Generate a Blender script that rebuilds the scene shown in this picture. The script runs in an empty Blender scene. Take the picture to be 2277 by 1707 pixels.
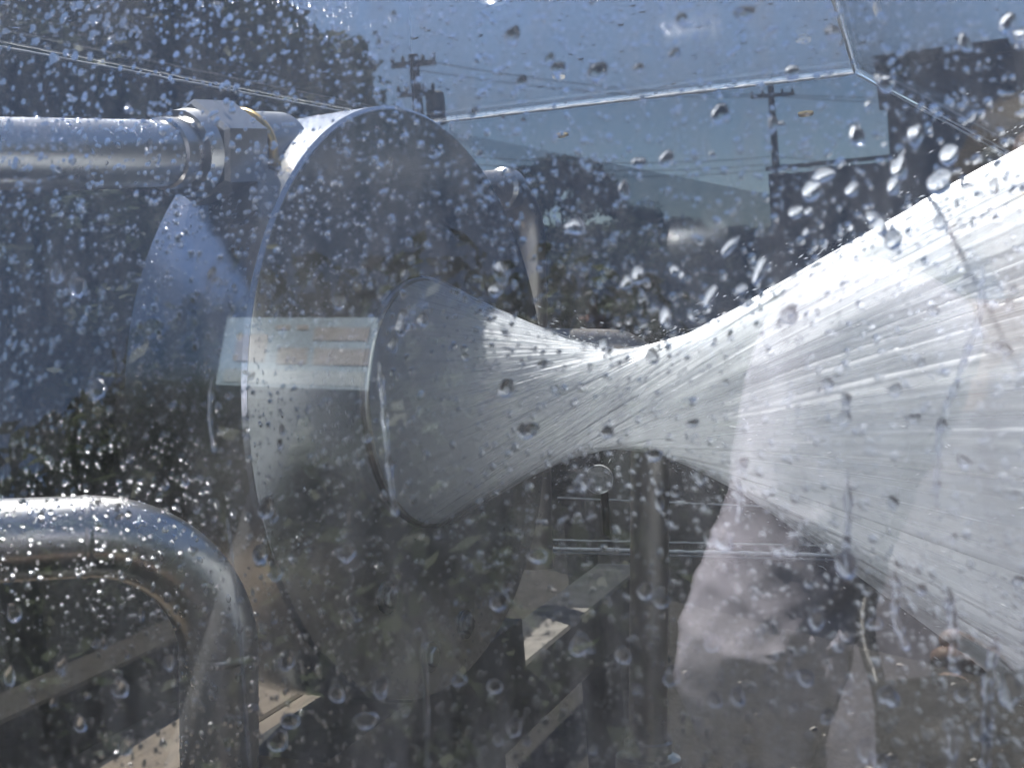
import bpy, bmesh, math, random
import numpy as np
from mathutils import Vector, Matrix

random.seed(7)
rng = np.random.default_rng(11)
PI = math.pi
R_ = math.radians
scene = bpy.context.scene
COL = scene.collection

# ------------------------------------------------------------------ camera
# world: X runs along the axis of the water drum, Y away through the box, Z up
F_PX, YAW, PITCH, ROLL = 2600.0, R_(25.5), R_(5.5), R_(5.0)
CAM = np.array([0.0, 0.0, 1.3])
_fh = np.array([-math.sin(YAW), math.cos(YAW), 0.0])
_r = np.array([math.cos(YAW), math.sin(YAW), 0.0])
_u = np.array([0.0, 0.0, 1.0])
FWD = _fh * math.cos(PITCH) - _u * math.sin(PITCH)
_up = _u * math.cos(PITCH) + _fh * math.sin(PITCH)
RGT = _r * math.cos(ROLL) - _up * math.sin(ROLL)
UPV = _up * math.cos(ROLL) + _r * math.sin(ROLL)


def pt(px, py, z):
    """world point seen at a photograph pixel, z metres deep"""
    return CAM + z * (FWD + RGT * (px - 1138.5) / F_PX - UPV * (py - 853.5) / F_PX)


cam_d = bpy.data.cameras.new('camera')
cam = bpy.data.objects.new('camera', cam_d)
COL.objects.link(cam)
cam.matrix_world = Matrix((
    (RGT[0], UPV[0], -FWD[0], CAM[0]),
    (RGT[1], UPV[1], -FWD[1], CAM[1]),
    (RGT[2], UPV[2], -FWD[2], CAM[2]),
    (0, 0, 0, 1)))
cam_d.sensor_width = 36.0
cam_d.lens = 36.0 * F_PX / 2277.0
cam_d.clip_start = 0.01
cam_d.clip_end = 3000
cam_d.dof.use_dof = True
cam_d.dof.focus_distance = 1.15
cam_d.dof.aperture_fstop = 15.0
scene.camera = cam

# ------------------------------------------------------------------ light
SUN = np.array([-0.36, 0.30, 0.88])
SUN /= np.linalg.norm(SUN)
world = bpy.data.worlds.new('World')
scene.world = world
world.use_nodes = True
wn = world.node_tree
wn.nodes.clear()
sky = wn.nodes.new('ShaderNodeTexSky')
sky.sky_type = 'NISHITA'
sky.sun_disc = False
sky.sun_elevation = math.asin(SUN[2])
sky.sun_rotation = math.atan2(SUN[0], SUN[1])
sky.air_density = 1.0
sky.dust_density = 1.5
sky.altitude = 2500
sky.ozone_density = 0.6
bg = wn.nodes.new('ShaderNodeBackground')
bg.inputs['Strength'].default_value = 0.05
wo = wn.nodes.new('ShaderNodeOutputWorld')
wn.links.new(sky.outputs[0], bg.inputs[0])
wn.links.new(bg.outputs[0], wo.inputs[0])
sd = bpy.data.lights.new('sun', 'SUN')
sd.energy = 5.0
sd.angle = R_(0.5)
sd.color = (1.0, 0.95, 0.87)
sun = bpy.data.objects.new('sun', sd)
COL.objects.link(sun)
sun.rotation_euler = Vector(SUN.tolist()).to_track_quat('Z', 'Y').to_euler()
sun.location = (0, 0, 30)
scene.view_settings.view_transform = 'Standard'
scene.view_settings.look = 'None'
scene.view_settings.gamma = 1.0
scene.view_settings.exposure = 2.1
scene.render.engine = 'CYCLES'
scene.cycles.transparent_max_bounces = 48
scene.cycles.max_bounces = 14
scene.cycles.transmission_bounces = 10
scene.cycles.glossy_bounces = 5
scene.cycles.diffuse_bounces = 8
scene.cycles.sample_clamp_indirect = 60.0
scene.cycles.caustics_refractive = True
scene.cycles.caustics_reflective = False


# ------------------------------------------------------------------ node helpers
class NT:
    def __init__(self, name):
        self.m = bpy.data.materials.new(name)
        self.m.use_nodes = True
        self.t = self.m.node_tree
        self.t.nodes.clear()
        self.out = self.t.nodes.new('ShaderNodeOutputMaterial')

    def n(self, kind, **kw):
        nd = self.t.nodes.new(kind)
        for k, v in kw.items():
            if hasattr(nd, k):
                setattr(nd, k, v)
            else:
                self.set(nd.inputs[k.replace('_', ' ')], v)
        return nd

    def set(self, sock, v):
        if hasattr(v, 'is_output') or isinstance(v, bpy.types.NodeSocket):
            self.t.links.new(v, sock)
        else:
            if isinstance(v, tuple) and len(v) == 3 and sock.type == 'RGBA':
                v = (*v, 1)
            sock.default_value = v

    def math(self, op, a, b=0.0, clamp=False):
        nd = self.t.nodes.new('ShaderNodeMath')
        nd.operation = op
        nd.use_clamp = clamp
        self.set(nd.inputs[0], a)
        self.set(nd.inputs[1], b)
        return nd.outputs[0]

    def ramp(self, fac, stops):
        nd = self.t.nodes.new('ShaderNodeValToRGB')
        el = nd.color_ramp.elements
        while len(el) < len(stops):
            el.new(0.5)
        for e, (p, c) in zip(el, stops):
            e.position = p
            e.color = (*c, 1) if isinstance(c, tuple) else (c, c, c, 1)
        self.set(nd.inputs[0], fac)
        return nd.outputs[0]

    def noise(self, vec=None, scale=5.0, detail=3.0, rough=0.5):
        nd = self.t.nodes.new('ShaderNodeTexNoise')
        nd.inputs['Scale'].default_value = scale
        nd.inputs['Detail'].default_value = detail
        nd.inputs['Roughness'].default_value = rough
        if vec is not None:
            self.t.links.new(vec, nd.inputs['Vector'])
        return nd.outputs[0]

    def coord(self, which='Object', scale=None):
        tc = self.t.nodes.new('ShaderNodeTexCoord')
        o = tc.outputs[which]
        if scale:
            mp = self.t.nodes.new('ShaderNodeMapping')
            mp.inputs['Scale'].default_value = scale
            self.t.links.new(o, mp.inputs[0])
            o = mp.outputs[0]
        return o

    def bump(self, h, strength=0.2, dist=0.01):
        b = self.t.nodes.new('ShaderNodeBump')
        b.inputs['Strength'].default_value = strength
        b.inputs['Distance'].default_value = dist
        self.t.links.new(h, b.inputs['Height'])
        return b.outputs[0]

    def surf(self, s):
        self.t.links.new(s, self.out.inputs['Surface'])
        return self.m


def rough_mat(name, c1, c2, scale=8.0, rough=0.7, bump=0.2, dist=0.01, stretch=None, metal=0.0, spec=0.5):
    t = NT(name)
    co = t.coord('Object', stretch)
    f = t.noise(co, scale, 6, 0.6)
    col = t.ramp(f, [(0.3, c1), (0.7, c2)])
    p = t.n('ShaderNodeBsdfPrincipled')
    t.set(p.inputs['Base Color'], col)
    rr = t.math('MULTIPLY_ADD', t.noise(co, scale * 2.3, 3), 0.3)
    rr.node.inputs[2].default_value = rough - 0.15
    t.set(p.inputs['Roughness'], rr)
    p.inputs['Metallic'].default_value = metal
    p.inputs['Specular IOR Level'].default_value = spec
    t.set(p.inputs['Normal'], t.bump(t.noise(co, scale * 4, 5), bump, dist))
    return t.surf(p.outputs[0])


def steel_mat(name, tint=(0.62, 0.63, 0.64), rough=0.1, streak=(3, 3, 60), bump=0.03):
    t = NT(name)
    co = t.coord('Object', streak)
    f = t.noise(co, 6, 4)
    big = t.noise(t.coord('Object'), 7, 5, 0.65)
    p = t.n('ShaderNodeBsdfPrincipled')
    t.set(p.inputs['Base Color'], t.ramp(big, [(0.25, tuple(c * 0.80 for c in tint)), (0.75, tint)]))
    p.inputs['Metallic'].default_value = 1.0
    r1 = t.math('MULTIPLY_ADD', big, 0.10)
    r1.node.inputs[2].default_value = rough - 0.05
    t.set(p.inputs['Roughness'], r1)
    t.set(p.inputs['Normal'], t.bump(f, bump, 0.002))
    return t.surf(p.outputs[0])


def schlick(t, f0):
    g = t.n('ShaderNodeNewGeometry')
    d = t.n('ShaderNodeVectorMath', operation='DOT_PRODUCT')
    t.set(d.inputs[0], g.outputs['Normal'])
    t.set(d.inputs[1], g.outputs['Incoming'])
    c = t.math('ABSOLUTE', d.outputs['Value'])
    q = t.math('POWER', t.math('SUBTRACT', 1.0, c, True), 5.0)
    r = t.math('MULTIPLY_ADD', q, 1.0 - f0)
    r.node.inputs[2].default_value = f0
    return r


def acrylic_mat(name, f0=0.05, tint=(0.97, 0.985, 0.99), film=0.03, rough=0.0, streaky=True):
    """clear acrylic with a thin film of water and dried mist on it"""
    t = NT(name)
    tr = t.n('ShaderNodeBsdfTransparent')
    tr.inputs[0].default_value = (*tint, 1)
    gl = t.n('ShaderNodeBsdfGlossy')
    gl.inputs['Roughness'].default_value = rough
    mx = t.n('ShaderNodeMixShader')
    t.set(mx.inputs[0], schlick(t, f0))
    t.set(mx.inputs[1], tr.outputs[0])
    t.set(mx.inputs[2], gl.outputs[0])
    df = t.n('ShaderNodeBsdfDiffuse')
    df.inputs[0].default_value = (0.86, 0.81, 0.72, 1)
    tl = t.n('ShaderNodeBsdfTranslucent')
    tl.inputs[0].default_value = (0.86, 0.81, 0.72, 1)
    md = t.n('ShaderNodeMixShader')
    md.inputs[0].default_value = 0.5
    t.set(md.inputs[1], df.outputs[0])
    t.set(md.inputs[2], tl.outputs[0])
    a = t.noise(t.coord('Object', (90, 90, 3) if streaky else (8, 8, 8)), 1.0, 4, 0.6)
    b = t.noise(t.coord('Object'), 9.0, 4, 0.6)
    k = t.math('MULTIPLY', t.math('MULTIPLY', t.math('MULTIPLY', a, a), b), film * 8)
    m2 = t.n('ShaderNodeMixShader')
    t.set(m2.inputs[0], k)
    t.set(m2.inputs[1], mx.outputs[0])
    t.set(m2.inputs[2], md.outputs[0])
    return t.surf(m2.outputs[0])


def drop_mat(name='water_drop'):
    t = NT(name)
    g = t.n('ShaderNodeBsdfGlass')
    g.inputs['IOR'].default_value = 1.333
    g.inputs['Roughness'].default_value = 0.07
    g.inputs['Color'].default_value = (0.97, 0.98, 1.0, 1)
    return t.surf(g.outputs[0])


M = {}
M['steel'] = steel_mat('polished_steel', tint=(0.74, 0.75, 0.76), rough=0.20)
M['steel_face'] = steel_mat('polished_steel_plate', tint=(0.60, 0.61, 0.61), rough=0.21, streak=(4, 4, 40), bump=0.03)
M['pipe'] = steel_mat('polished_steel_pipe', tint=(0.66, 0.65, 0.63), rough=0.28, streak=(20, 20, 20), bump=0.03)
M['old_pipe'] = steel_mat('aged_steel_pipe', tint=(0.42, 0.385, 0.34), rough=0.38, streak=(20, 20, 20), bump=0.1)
M['dull_steel'] = steel_mat('dull_steel', tint=(0.50, 0.49, 0.46), rough=0.30, streak=(12, 12, 12), bump=0.1)
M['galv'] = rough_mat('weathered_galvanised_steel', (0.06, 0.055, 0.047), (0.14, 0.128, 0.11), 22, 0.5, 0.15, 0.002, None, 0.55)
M['dark_hole'] = rough_mat('dark_wet_bore', (0.02, 0.022, 0.025), (0.05, 0.05, 0.055), 10, 0.3)
M['acrylic'] = acrylic_mat('clear_acrylic', 0.022, (0.84, 0.845, 0.87), film=0.003)
M['tinted'] = acrylic_mat('sky_dimming_acrylic', 0.010, (0.41, 0.43, 0.45), film=0.012)  # grey tint added to dim the sky seen through the walls
M['pane'] = acrylic_mat('wet_front_acrylic', 0.072, film=0.11)
M['seam'] = rough_mat('frosted_glued_edge', (0.55, 0.57, 0.58), (0.85, 0.86, 0.86), 60, 0.35, 0.4, 0.002)
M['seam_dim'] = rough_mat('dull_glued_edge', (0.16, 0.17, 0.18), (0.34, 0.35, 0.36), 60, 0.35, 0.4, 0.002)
M['drop'] = drop_mat()
M['brass'] = rough_mat('brass_washer', (0.5, 0.33, 0.10), (0.8, 0.6, 0.28), 60, 0.35, 0.1, 0.001, None, 0.8)


# ------------------------------------------------------------------ object helpers
def tag(o, label=None, cat=None, group=None, kind=None):
    if label:
        o['label'] = label
    if cat:
        o['category'] = cat
    if group:
        o['group'] = group
    if kind:
        o['kind'] = kind
    return o


def empty(name, loc, label, cat, group=None):
    o = bpy.data.objects.new(name, None)
    COL.objects.link(o)
    o.location = [float(v) for v in loc]
    o.empty_display_size = 0.05
    return tag(o, label, cat, group)


def link(name, me, mat=None, parent=None, smooth=False):
    o = bpy.data.objects.new(name, me)
    COL.objects.link(o)
    if mat is not None and not me.materials:
        me.materials.append(mat)
    if smooth:
        me.polygons.foreach_set('use_smooth', [True] * len(me.polygons))
    if parent is not None:
        o.parent = parent
        root = parent
        off = Vector((0, 0, 0))
        while root is not None:
            off += Vector(root.location)
            root = root.parent
        o.location = -off          # meshes are written in world coordinates
    return o


def mesh(name, V, Fc):
    me = bpy.data.meshes.new(name)
    V = np.asarray(V, dtype=float)
    me.from_pydata(V.tolist(), [], [list(map(int, f)) for f in Fc])
    me.update()
    return me


class MB:
    """collects pieces into one mesh"""

    def __init__(self):
        self.V = []
        self.F = []
        self.n = 0

    def add(self, V, Fc):
        V = np.asarray(V, float)
        self.V.append(V)
        self.F += [[int(i) + self.n for i in f] for f in Fc]
        self.n += len(V)
        return self

    def box(self, lo, hi, basis=None, org=(0, 0, 0)):
        x0, y0, z0 = lo
        x1, y1, z1 = hi
        V = np.array([(x0, y0, z0), (x1, y0, z0), (x1, y1, z0), (x0, y1, z0),
                      (x0, y0, z1), (x1, y0, z1), (x1, y1, z1), (x0, y1, z1)], float)
        if basis is not None:
            V = V @ np.asarray(basis, float)
        V = V + np.asarray(org, float)
        return self.add(V, [(0, 3, 2, 1), (4, 5, 6, 7), (0, 1, 5, 4), (1, 2, 6, 5), (2, 3, 7, 6), (3, 0, 4, 7)])

    def tube(self, pts, r, n=24, caps=True, rr=None):
        pts = [np.asarray(p, float) for p in pts]
        m = len(pts)
        T = [pts[min(i + 1, m - 1)] - pts[max(i - 1, 0)] for i in range(m)]
        T = [t / (np.linalg.norm(t) + 1e-12) for t in T]
        a = np.array([0, 0, 1.0]) if abs(T[0][2]) < 0.9 else np.array([1.0, 0, 0])
        nrm = np.cross(T[0], a)
        nrm /= np.linalg.norm(nrm)
        V = []
        for i in range(m):
            nrm = nrm - T[i] * (nrm @ T[i])
            nrm /= np.linalg.norm(nrm)
            b = np.cross(T[i], nrm)
            ri = r if rr is None else rr[i]
            for k in range(n):
                an = 2 * PI * k / n
                V.append(pts[i] + ri * (math.cos(an) * nrm + math.sin(an) * b))
        Fc = []
        for i in range(m - 1):
            for k in range(n):
                k2 = (k + 1) % n
                Fc.append((i * n + k, i * n + k2, (i + 1) * n + k2, (i + 1) * n + k))
        if caps:
            Fc.append(tuple(range(n))[::-1])
            Fc.append(tuple((m - 1) * n + k for k in range(n)))
        return self.add(V, Fc)

    def lathe(self, prof, org, ax, n=64, closed=False):
        """prof: (distance along ax, radius)"""
        ax = np.asarray(ax, float)
        ax = ax / np.linalg.norm(ax)
        a = np.array([0, 0, 1.0]) if abs(ax[2]) < 0.9 else np.array([1.0, 0, 0])
        e1 = np.cross(ax, a)
        e1 /= np.linalg.norm(e1)
        e2 = np.cross(ax, e1)
        V = []
        for (s, r) in prof:
            for k in range(n):
                an = 2 * PI * k / n
                V.append(np.asarray(org) + ax * s + r * (math.cos(an) * e1 + math.sin(an) * e2))
        Fc = []
        m = len(prof)
        for i in range(m if closed else m - 1):
            j = (i + 1) % m
            for k in range(n):
                k2 = (k + 1) % n
                Fc.append((i * n + k, i * n + k2, j * n + k2, j * n + k))
        return self.add(V, Fc)

    def build(self, name, mat, parent=None, smooth=False, sharp=None):
        me = mesh(name, np.concatenate(self.V), self.F)
        bm = bmesh.new()
        bm.from_mesh(me)
        bmesh.ops.recalc_face_normals(bm, faces=bm.faces)
        bm.to_mesh(me)
        bm.free()
        o = link(name, me, mat, parent, smooth)
        if smooth and sharp is not None:
            try:
                me.set_sharp_from_angle(angle=sharp)
            except Exception:
                pass
        return o


def spline(P, n=10):
    """Catmull-Rom through points"""
    P = [np.asarray(p, float) for p in P]
    Q = [2 * P[0] - P[1]] + P + [2 * P[-1] - P[-2]]
    out = []
    for i in range(1, len(Q) - 2):
        p0, p1, p2, p3 = Q[i - 1:i + 3]
        for k in range(n):
            t = k / n
            out.append(0.5 * ((2 * p1) + (-p0 + p2) * t + (2 * p0 - 5 * p1 + 4 * p2 - p3) * t * t + (-p0 + 3 * p1 - 3 * p2 + p3) * t ** 3))
    out.append(P[-1])
    return out


def elbow(A, B, D, rad, n=14):
    """straight A->B->D with the corner at B rounded to a circular bend"""
    A, B, D = map(lambda p: np.asarray(p, float), (A, B, D))
    u = (A - B) / np.linalg.norm(A - B)
    v = (D - B) / np.linalg.norm(D - B)
    half = math.acos(np.clip(u @ v, -1, 1)) / 2
    tl = rad / math.tan(half)
    w = (u + v) / np.linalg.norm(u + v)
    ctr = B + w * rad / math.sin(half)
    p0, p1 = B + u * tl, B + v * tl
    a0 = p0 - ctr
    a1 = p1 - ctr
    om = math.acos(np.clip(a0 @ a1 / rad ** 2, -1, 1))
    arc = [ctr + (math.sin((1 - t) * om) * a0 + math.sin(t * om) * a1) / math.sin(om) for t in np.linspace(0, 1, n)]
    return [A] + arc + [D]


# domes of water: flat base on a surface, bulging along the normal
def dome_template(seg, rings, h):
    V = []
    for i in range(rings):
        a = (i / rings) * PI / 2
        rr, zz = math.cos(a), math.sin(a)
        for k in range(seg):
            an = 2 * PI * k / seg
            V.append((rr * math.cos(an), rr * math.sin(an), zz * h))
    V.append((0, 0, h))
    V.append((0, 0, 0))
    Fc = []
    for i in range(rings - 1):
        for k in range(seg):
            k2 = (k + 1) % seg
            Fc.append((i * seg + k, i * seg + k2, (i + 1) * seg + k2, (i + 1) * seg + k))
    top, bot = rings * seg, rings * seg + 1
    for k in range(seg):
        k2 = (k + 1) % seg
        Fc.append(((rings - 1) * seg + k, (rings - 1) * seg + k2, top))
        Fc.append((k2, k, bot))
    return np.array(V), Fc


def domes(name, Cn, N, Tg, rad, asp, parent, mat, seg=8, rings=3, h=0.45, wob=0.15, sag=0.0):
    """many domes joined; Cn centres, N normals, Tg long direction, rad radii, asp length/width"""
    T, Fc = dome_template(seg, rings, h)
    Cn, N, Tg = np.asarray(Cn), np.asarray(N), np.asarray(Tg)
    N = N / np.linalg.norm(N, axis=1, keepdims=True)
    Tg = Tg - N * np.sum(Tg * N, 1, keepdims=True)
    Tg = Tg / np.linalg.norm(Tg, axis=1, keepdims=True)
    B = np.cross(N, Tg)
    n = len(Cn)
    ph = rng.uniform(0, 6.28, (n, 1))
    an = np.arctan2(T[:, 1], T[:, 0])[None, :]
    w = 1 + wob * np.sin(2 * an + ph) * 0.5 + wob * np.sin(3 * an + 2.3 * ph) * 0.5
    x = T[None, :, 0] * w
    y = T[None, :, 1] * w * np.asarray(asp)[:, None]
    z = np.repeat(T[None, :, 2], n, 0)
    y = y - sag * z / h
    P = (Cn[:, None] + np.asarray(rad)[:, None, None] *
         (B[:, None] * x[..., None] + Tg[:, None] * y[..., None] + N[:, None] * z[..., None]))
    nv = len(T)
    V = P.reshape(-1, 3)
    loops = np.concatenate([np.array(f) for f in Fc])
    lens = np.array([len(f) for f in Fc])
    allL = (loops[None] + (np.arange(n) * nv)[:, None]).reshape(-1)
    allN = np.tile(lens, n)
    me = bpy.data.meshes.new(name)
    me.vertices.add(len(V))
    me.vertices.foreach_set('co', V.astype(np.float32).reshape(-1))
    me.loops.add(len(allL))
    me.loops.foreach_set('vertex_index', allL.astype(np.int32))
    me.polygons.add(len(allN))
    st = np.concatenate([[0], np.cumsum(allN)[:-1]])
    me.polygons.foreach_set('loop_start', st.astype(np.int32))
    me.polygons.foreach_set('loop_total', allN.astype(np.int32))
    me.update(calc_edges=True)
    me.validate()
    sm = np.tile(np.array([len(f) == 4 or (len(f) == 3 and (len(T) - 1) not in f) for f in Fc]), n)
    me.polygons.foreach_set('use_smooth', sm)
    o = link(name, me, mat, parent)
    tag(o, kind='stuff')
    return o


# ------------------------------------------------------------------ ground
GZ = 0.2
t = NT('ground_soil')
co = t.coord('Object')
f1 = t.noise(co, 0.6, 8, 0.65)
f2 = t.noise(co, 14, 6, 0.7)
mixf = t.math('MULTIPLY_ADD', f1, 0.6)
t.set(mixf.node.inputs[2], t.math('MULTIPLY', f2, 0.4))
p = t.n('ShaderNodeBsdfPrincipled')
t.set(p.inputs['Base Color'], t.ramp(mixf, [(0.3, (0.004, 0.0038, 0.0034)), (0.52, (0.009, 0.0085, 0.0075)), (0.75, (0.020, 0.018, 0.0155))]))
p.inputs['Roughness'].default_value = 0.95
p.inputs['Specular IOR Level'].default_value = 0.08
t.set(p.inputs['Normal'], t.bump(f2, 0.6, 0.03))
M['ground'] = t.surf(p.outputs[0])
nx = 60
gx = np.sign(np.linspace(-1, 1, nx)) * np.abs(np.linspace(-1, 1, nx)) ** 2.5 * 600
V = [(x, y, GZ) for y in gx for x in gx]
Fc = [(j * nx + i, j * nx + i + 1, (j + 1) * nx + i + 1, (j + 1) * nx + i) for j in range(nx - 1) for i in range(nx - 1)]
tag(link('ground', mesh('ground', V, Fc), M['ground']), kind='structure')

n = 2600
an_, rr_ = rng.uniform(.2, 3.0, n), rng.uniform(.6, 9, n)
M['stone'] = rough_mat('small_stones', (.03, .028, .025), (.12, .11, .10), 3, .9, .3)
pb_ = domes('gravel', np.stack([rr_ * np.cos(an_), rr_ * np.sin(an_), np.full(n, GZ - .002)], 1), np.repeat([[0, 0, 1.0]], n, 0) + rng.normal(0, .25, (n, 3)), rng.normal(0, 1, (n, 3)), np.clip(rng.lognormal(math.log(.007), .5, n), .003, .02), rng.uniform(.8, 1.6, n), None, M['stone'], 7, 2, .6, .3)

# ------------------------------------------------------------------ acrylic box
RZ, FZ = 1.57, 0.80              # roof and bottom of the box
XL, XS, YB = -1.038, -0.2725, 1.87  # left wall, roof seam, back wall
XR = 1.5
P1 = np.array([XL, YB, 1.577])
P2 = np.array([XS, YB, 1.554])
vq = pt(2277, 362, 1) - CAM
Q = CAM + vq * (YB / vq[1])
slope = (Q[2] - P2[2]) / (Q[0] - XS)
YF = 0.62                         # front edge of the roof
box = empty('acrylic_enclosure', (-0.2, 1.2, FZ), 'clear acrylic box with wet water-beaded panels standing around the water jet', 'enclosure')


def yfr(x, z):
    return (.4275 + .108253 * x + .345663 * (z - 1.3)) / .932093 + .004


def slab(name, corners, th, mat, parent=box):
    """flat panel from its corner loop, thickened along its normal"""
    P = np.array(corners, float)
    nn = np.cross(P[1] - P[0], P[2] - P[0])
    nn /= np.linalg.norm(nn)
    k = len(P)
    V = np.concatenate([P, P + nn * th])
    Fc = [tuple(range(k))[::-1], tuple(range(k, 2 * k))] + [(i, (i + 1) % k, k + (i + 1) % k, k + i) for i in range(k)]
    return MB().add(V, Fc).build(name, mat, parent)


F1 = np.array([-.94, yfr(-.94, 1.5745), 1.5745])
F2 = np.array([-.12, yfr(-.12, 1.5505), 1.5505])
dx = np.array([.001, 0, 0])
slab('roof_panel', [F1, F2 - dx, P2 - dx, P1], .006, M['acrylic'])
xe = XR
ze = P2[2] + slope * (xe - XS)
G2 = np.array([xe, YB, ze])
G1 = np.array([xe, yfr(xe, ze), ze])
rp = slab('roof_panel', [F2 + dx, G1, G2, P2 + dx], .006, M['acrylic'])
rp['label'] = 'sloping roof panel falling away to the right'
dz = np.array([0, 0, .002])
slab('wall_panel', [(XL, YB + .001, FZ), (xe, YB + .001, FZ), (xe, YB + .001, ze - .002), (XS, YB + .001, P2[2] - .002), (XL, YB + .001, P1[2] - .002)], -.006, M['tinted'])
slab('wall_panel', [(F1[0] - .001, F1[1], FZ), (XL - .001, YB - .002, FZ), (XL - .001, YB - .002, P1[2] - .002), F1 - dz - dx], -.006, M['tinted'])


def seam(a, b, r=0.0022, mat='seam', wob=0.0006, name='edge_joint'):
    a, b = np.asarray(a, float), np.asarray(b, float)
    n = max(6, int(np.linalg.norm(b - a) / 0.012))
    pts = [a + (b - a) * k / n + rng.normal(0, wob, 3) * 0.3 for k in range(n + 1)]
    rr = [r * rng.uniform(0.7, 1.25) for _ in range(n + 1)]
    return MB().tube(pts, r, 6, True, rr).build(name, M[mat], box)


dn_ = np.array([0, 0, -.003])
bk_ = np.array([0, -.004, 0])
seam(F1 + dn_, P1 + dn_, .0014)
seam(P1 + dn_ + bk_, P2 + dn_ + bk_, .0028)
seam(F2 + dn_, P2 + dn_, .0020)
seam(P2 + dn_ + bk_, G2 + dn_ + bk_, .0018)
seam((XL, YB - .004, RZ - .003), (XL, YB - .004, FZ), .0016, 'seam_dim')
seam((XL, YB - .006, FZ + .004), (xe, YB - .006, FZ + .004), .0034)
seam((XL, YB - .030, FZ + .003), (xe, YB - .030, FZ + .003), .0016, 'seam_dim')
seam((XL, YB - .006, FZ + .020), (xe, YB - .006, FZ + .020), .0012)
# thin rail across the back panel
v0, v1 = pt(1240, 1106, 1) - CAM, pt(1720, 1126, 1) - CAM
A = CAM + v0 * (YB - .01) / v0[1]
B = CAM + v1 * (YB - .01) / v1[1]
B = A + (B - A) * 1.6
seam(A, B, .0014)
# scratches and grommets in the back panel
for (px, py, w) in ((1250, 303, .011), (1792, 256, .012)):
    v = pt(px, py, 1) - CAM
    c = CAM + v * (YB - .012) / v[1]
    mb = MB().lathe([(0, .2 * w), (0, w), (.004, w), (.004, .2 * w)], c, (0.05, -0.36, 1), 20, True)
    mb.build('grommet', M['brass'], box, True, 0.6)
# round clear knob on a short stem
kc = pt(1330, 1066, 1.72)
kax = -(kc - CAM) / np.linalg.norm(kc - CAM) + np.array([.15, 0, .05])
kn = empty('clear_knob', kc, 'small round clear knob on a short stem under the narrow waist of the water', 'knob')
M['clear'] = acrylic_mat('clear_plastic', 0.09, (0.80, 0.83, 0.85), film=0.03, streaky=False)
kr = .0215
MB().lathe([(-.010, .001), (-.010, kr * .93), (-.008, kr), (.006, kr), (.0085, kr * .95), (.0085, .001)], kc, kax, 36).build('knob_disc', M['clear'], kn, True, 0.5)
MB().lathe([(.0086, kr * .93), (.0095, kr * .96), (.0086, kr)], kc, kax, 36, True).build('rim', M['seam'], kn, True)
MB().tube([kc - np.array([.0, 0, .0]) + np.array([-.002, .015, 0]), kc + np.array([-.06, .03, .004])], .008, 12).build('stem', M['clear'], kn, True, 0.8)
MB().tube([kc + np.array([.004, .01, -.02]), kc + np.array([.002, .012, -.085])], .006, 10).build('post', M['galv'], kn, True, 0.8)

# front pane: tilted, square on to where the lens is mirrored
nv = RGT * (2060 - 1138.5) / F_PX - UPV * (1510 - 853.5) / F_PX + FWD
PN = nv / np.linalg.norm(nv)
PD = 0.42
PE = np.cross(PN, np.array([0, 0, 1.0]))
PE /= np.linalg.norm(PE)           # to the right, level
PU = np.cross(PE, PN)              # up along the pane


def mirror(P):
    P = np.asarray(P, float)
    return P - 2 * ((P - CAM) @ PN - PD) * PN


def on_pane(px, py, off=0.0):
    v = pt(px, py, 1) - CAM
    return CAM + v * (PD + off) / (v @ PN)


PC = CAM + PN * PD
TH = .006


def pane_pt(a, b, off=0.0):
    return PC + PE * a + PU * b + PN * off


pc = [pane_pt(-.90, -.48), pane_pt(.85, -.48), pane_pt(.85, .42), pane_pt(-.90, .42)]
front = slab('front_panel', pc, TH if np.cross(pc[1] - pc[0], pc[2] - pc[0]) @ PN > 0 else -TH, M['pane'])
front['label'] = 'leaning front panel thickly covered with water drops'

# drops on the inner face of the front pane
OFF = TH + .0004


def px_len(px, py):
    return np.linalg.norm(on_pane(px, py) - CAM) / F_PX


big_tmpl = []
for k in range(8):
    T, Fc = dome_template(22, 6, 0.60 + 0.14 * rng.random())
    an = np.arctan2(T[:, 1], T[:, 0])
    ph = rng.uniform(0, 6.28, 3)
    w = 1 + .10 * np.sin(2 * an + ph[0]) + .07 * np.sin(3 * an + ph[1]) + .04 * np.sin(5 * an + ph[2])
    T = T * np.stack([w, w, np.ones_like(w)], 1)
    yy = T[:, 1]
    T[:, 1] -= (.30 + .12 * rng.random()) * T[:, 2] / T[:, 2].max() * (T[:, 2] > 0)
    T[:, 0] *= 1 - 0.22 * np.clip(yy, -1, 1) * (k % 2)       # teardrops, narrow at the top
    me = mesh('water_drop', T, Fc)
    me.polygons.foreach_set('use_smooth', [len(f) == 4 or (len(f) == 3 and len(T) - 1 not in f) for f in Fc])
    me.materials.append(M['drop'])
    big_tmpl.append(me)


def place_drop(px, py, wpx, asp=1.0, tilt=0.0, k=0):
    c = on_pane(px, py, OFF)
    s = wpx / 2 * px_len(px, py)
    e = PE * math.cos(tilt) + PU * math.sin(tilt)
    u = np.cross(PN, e)
    if u @ PU < 0:
        u = -u
    o = bpy.data.objects.new('water_drop', big_tmpl[k % len(big_tmpl)])
    COL.objects.link(o)
    o.parent = front
    Mx = Matrix(((e[0] * s, u[0] * s * asp, PN[0] * s, c[0]),
                 (e[1] * s, u[1] * s * asp, PN[1] * s, c[1]),
                 (e[2] * s, u[2] * s * asp, PN[2] * s, c[2]),
                 (0, 0, 0, 1)))
    o.matrix_basis = Mx
    # front sits at -box.location under box, so its own space is world space
    return o


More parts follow.
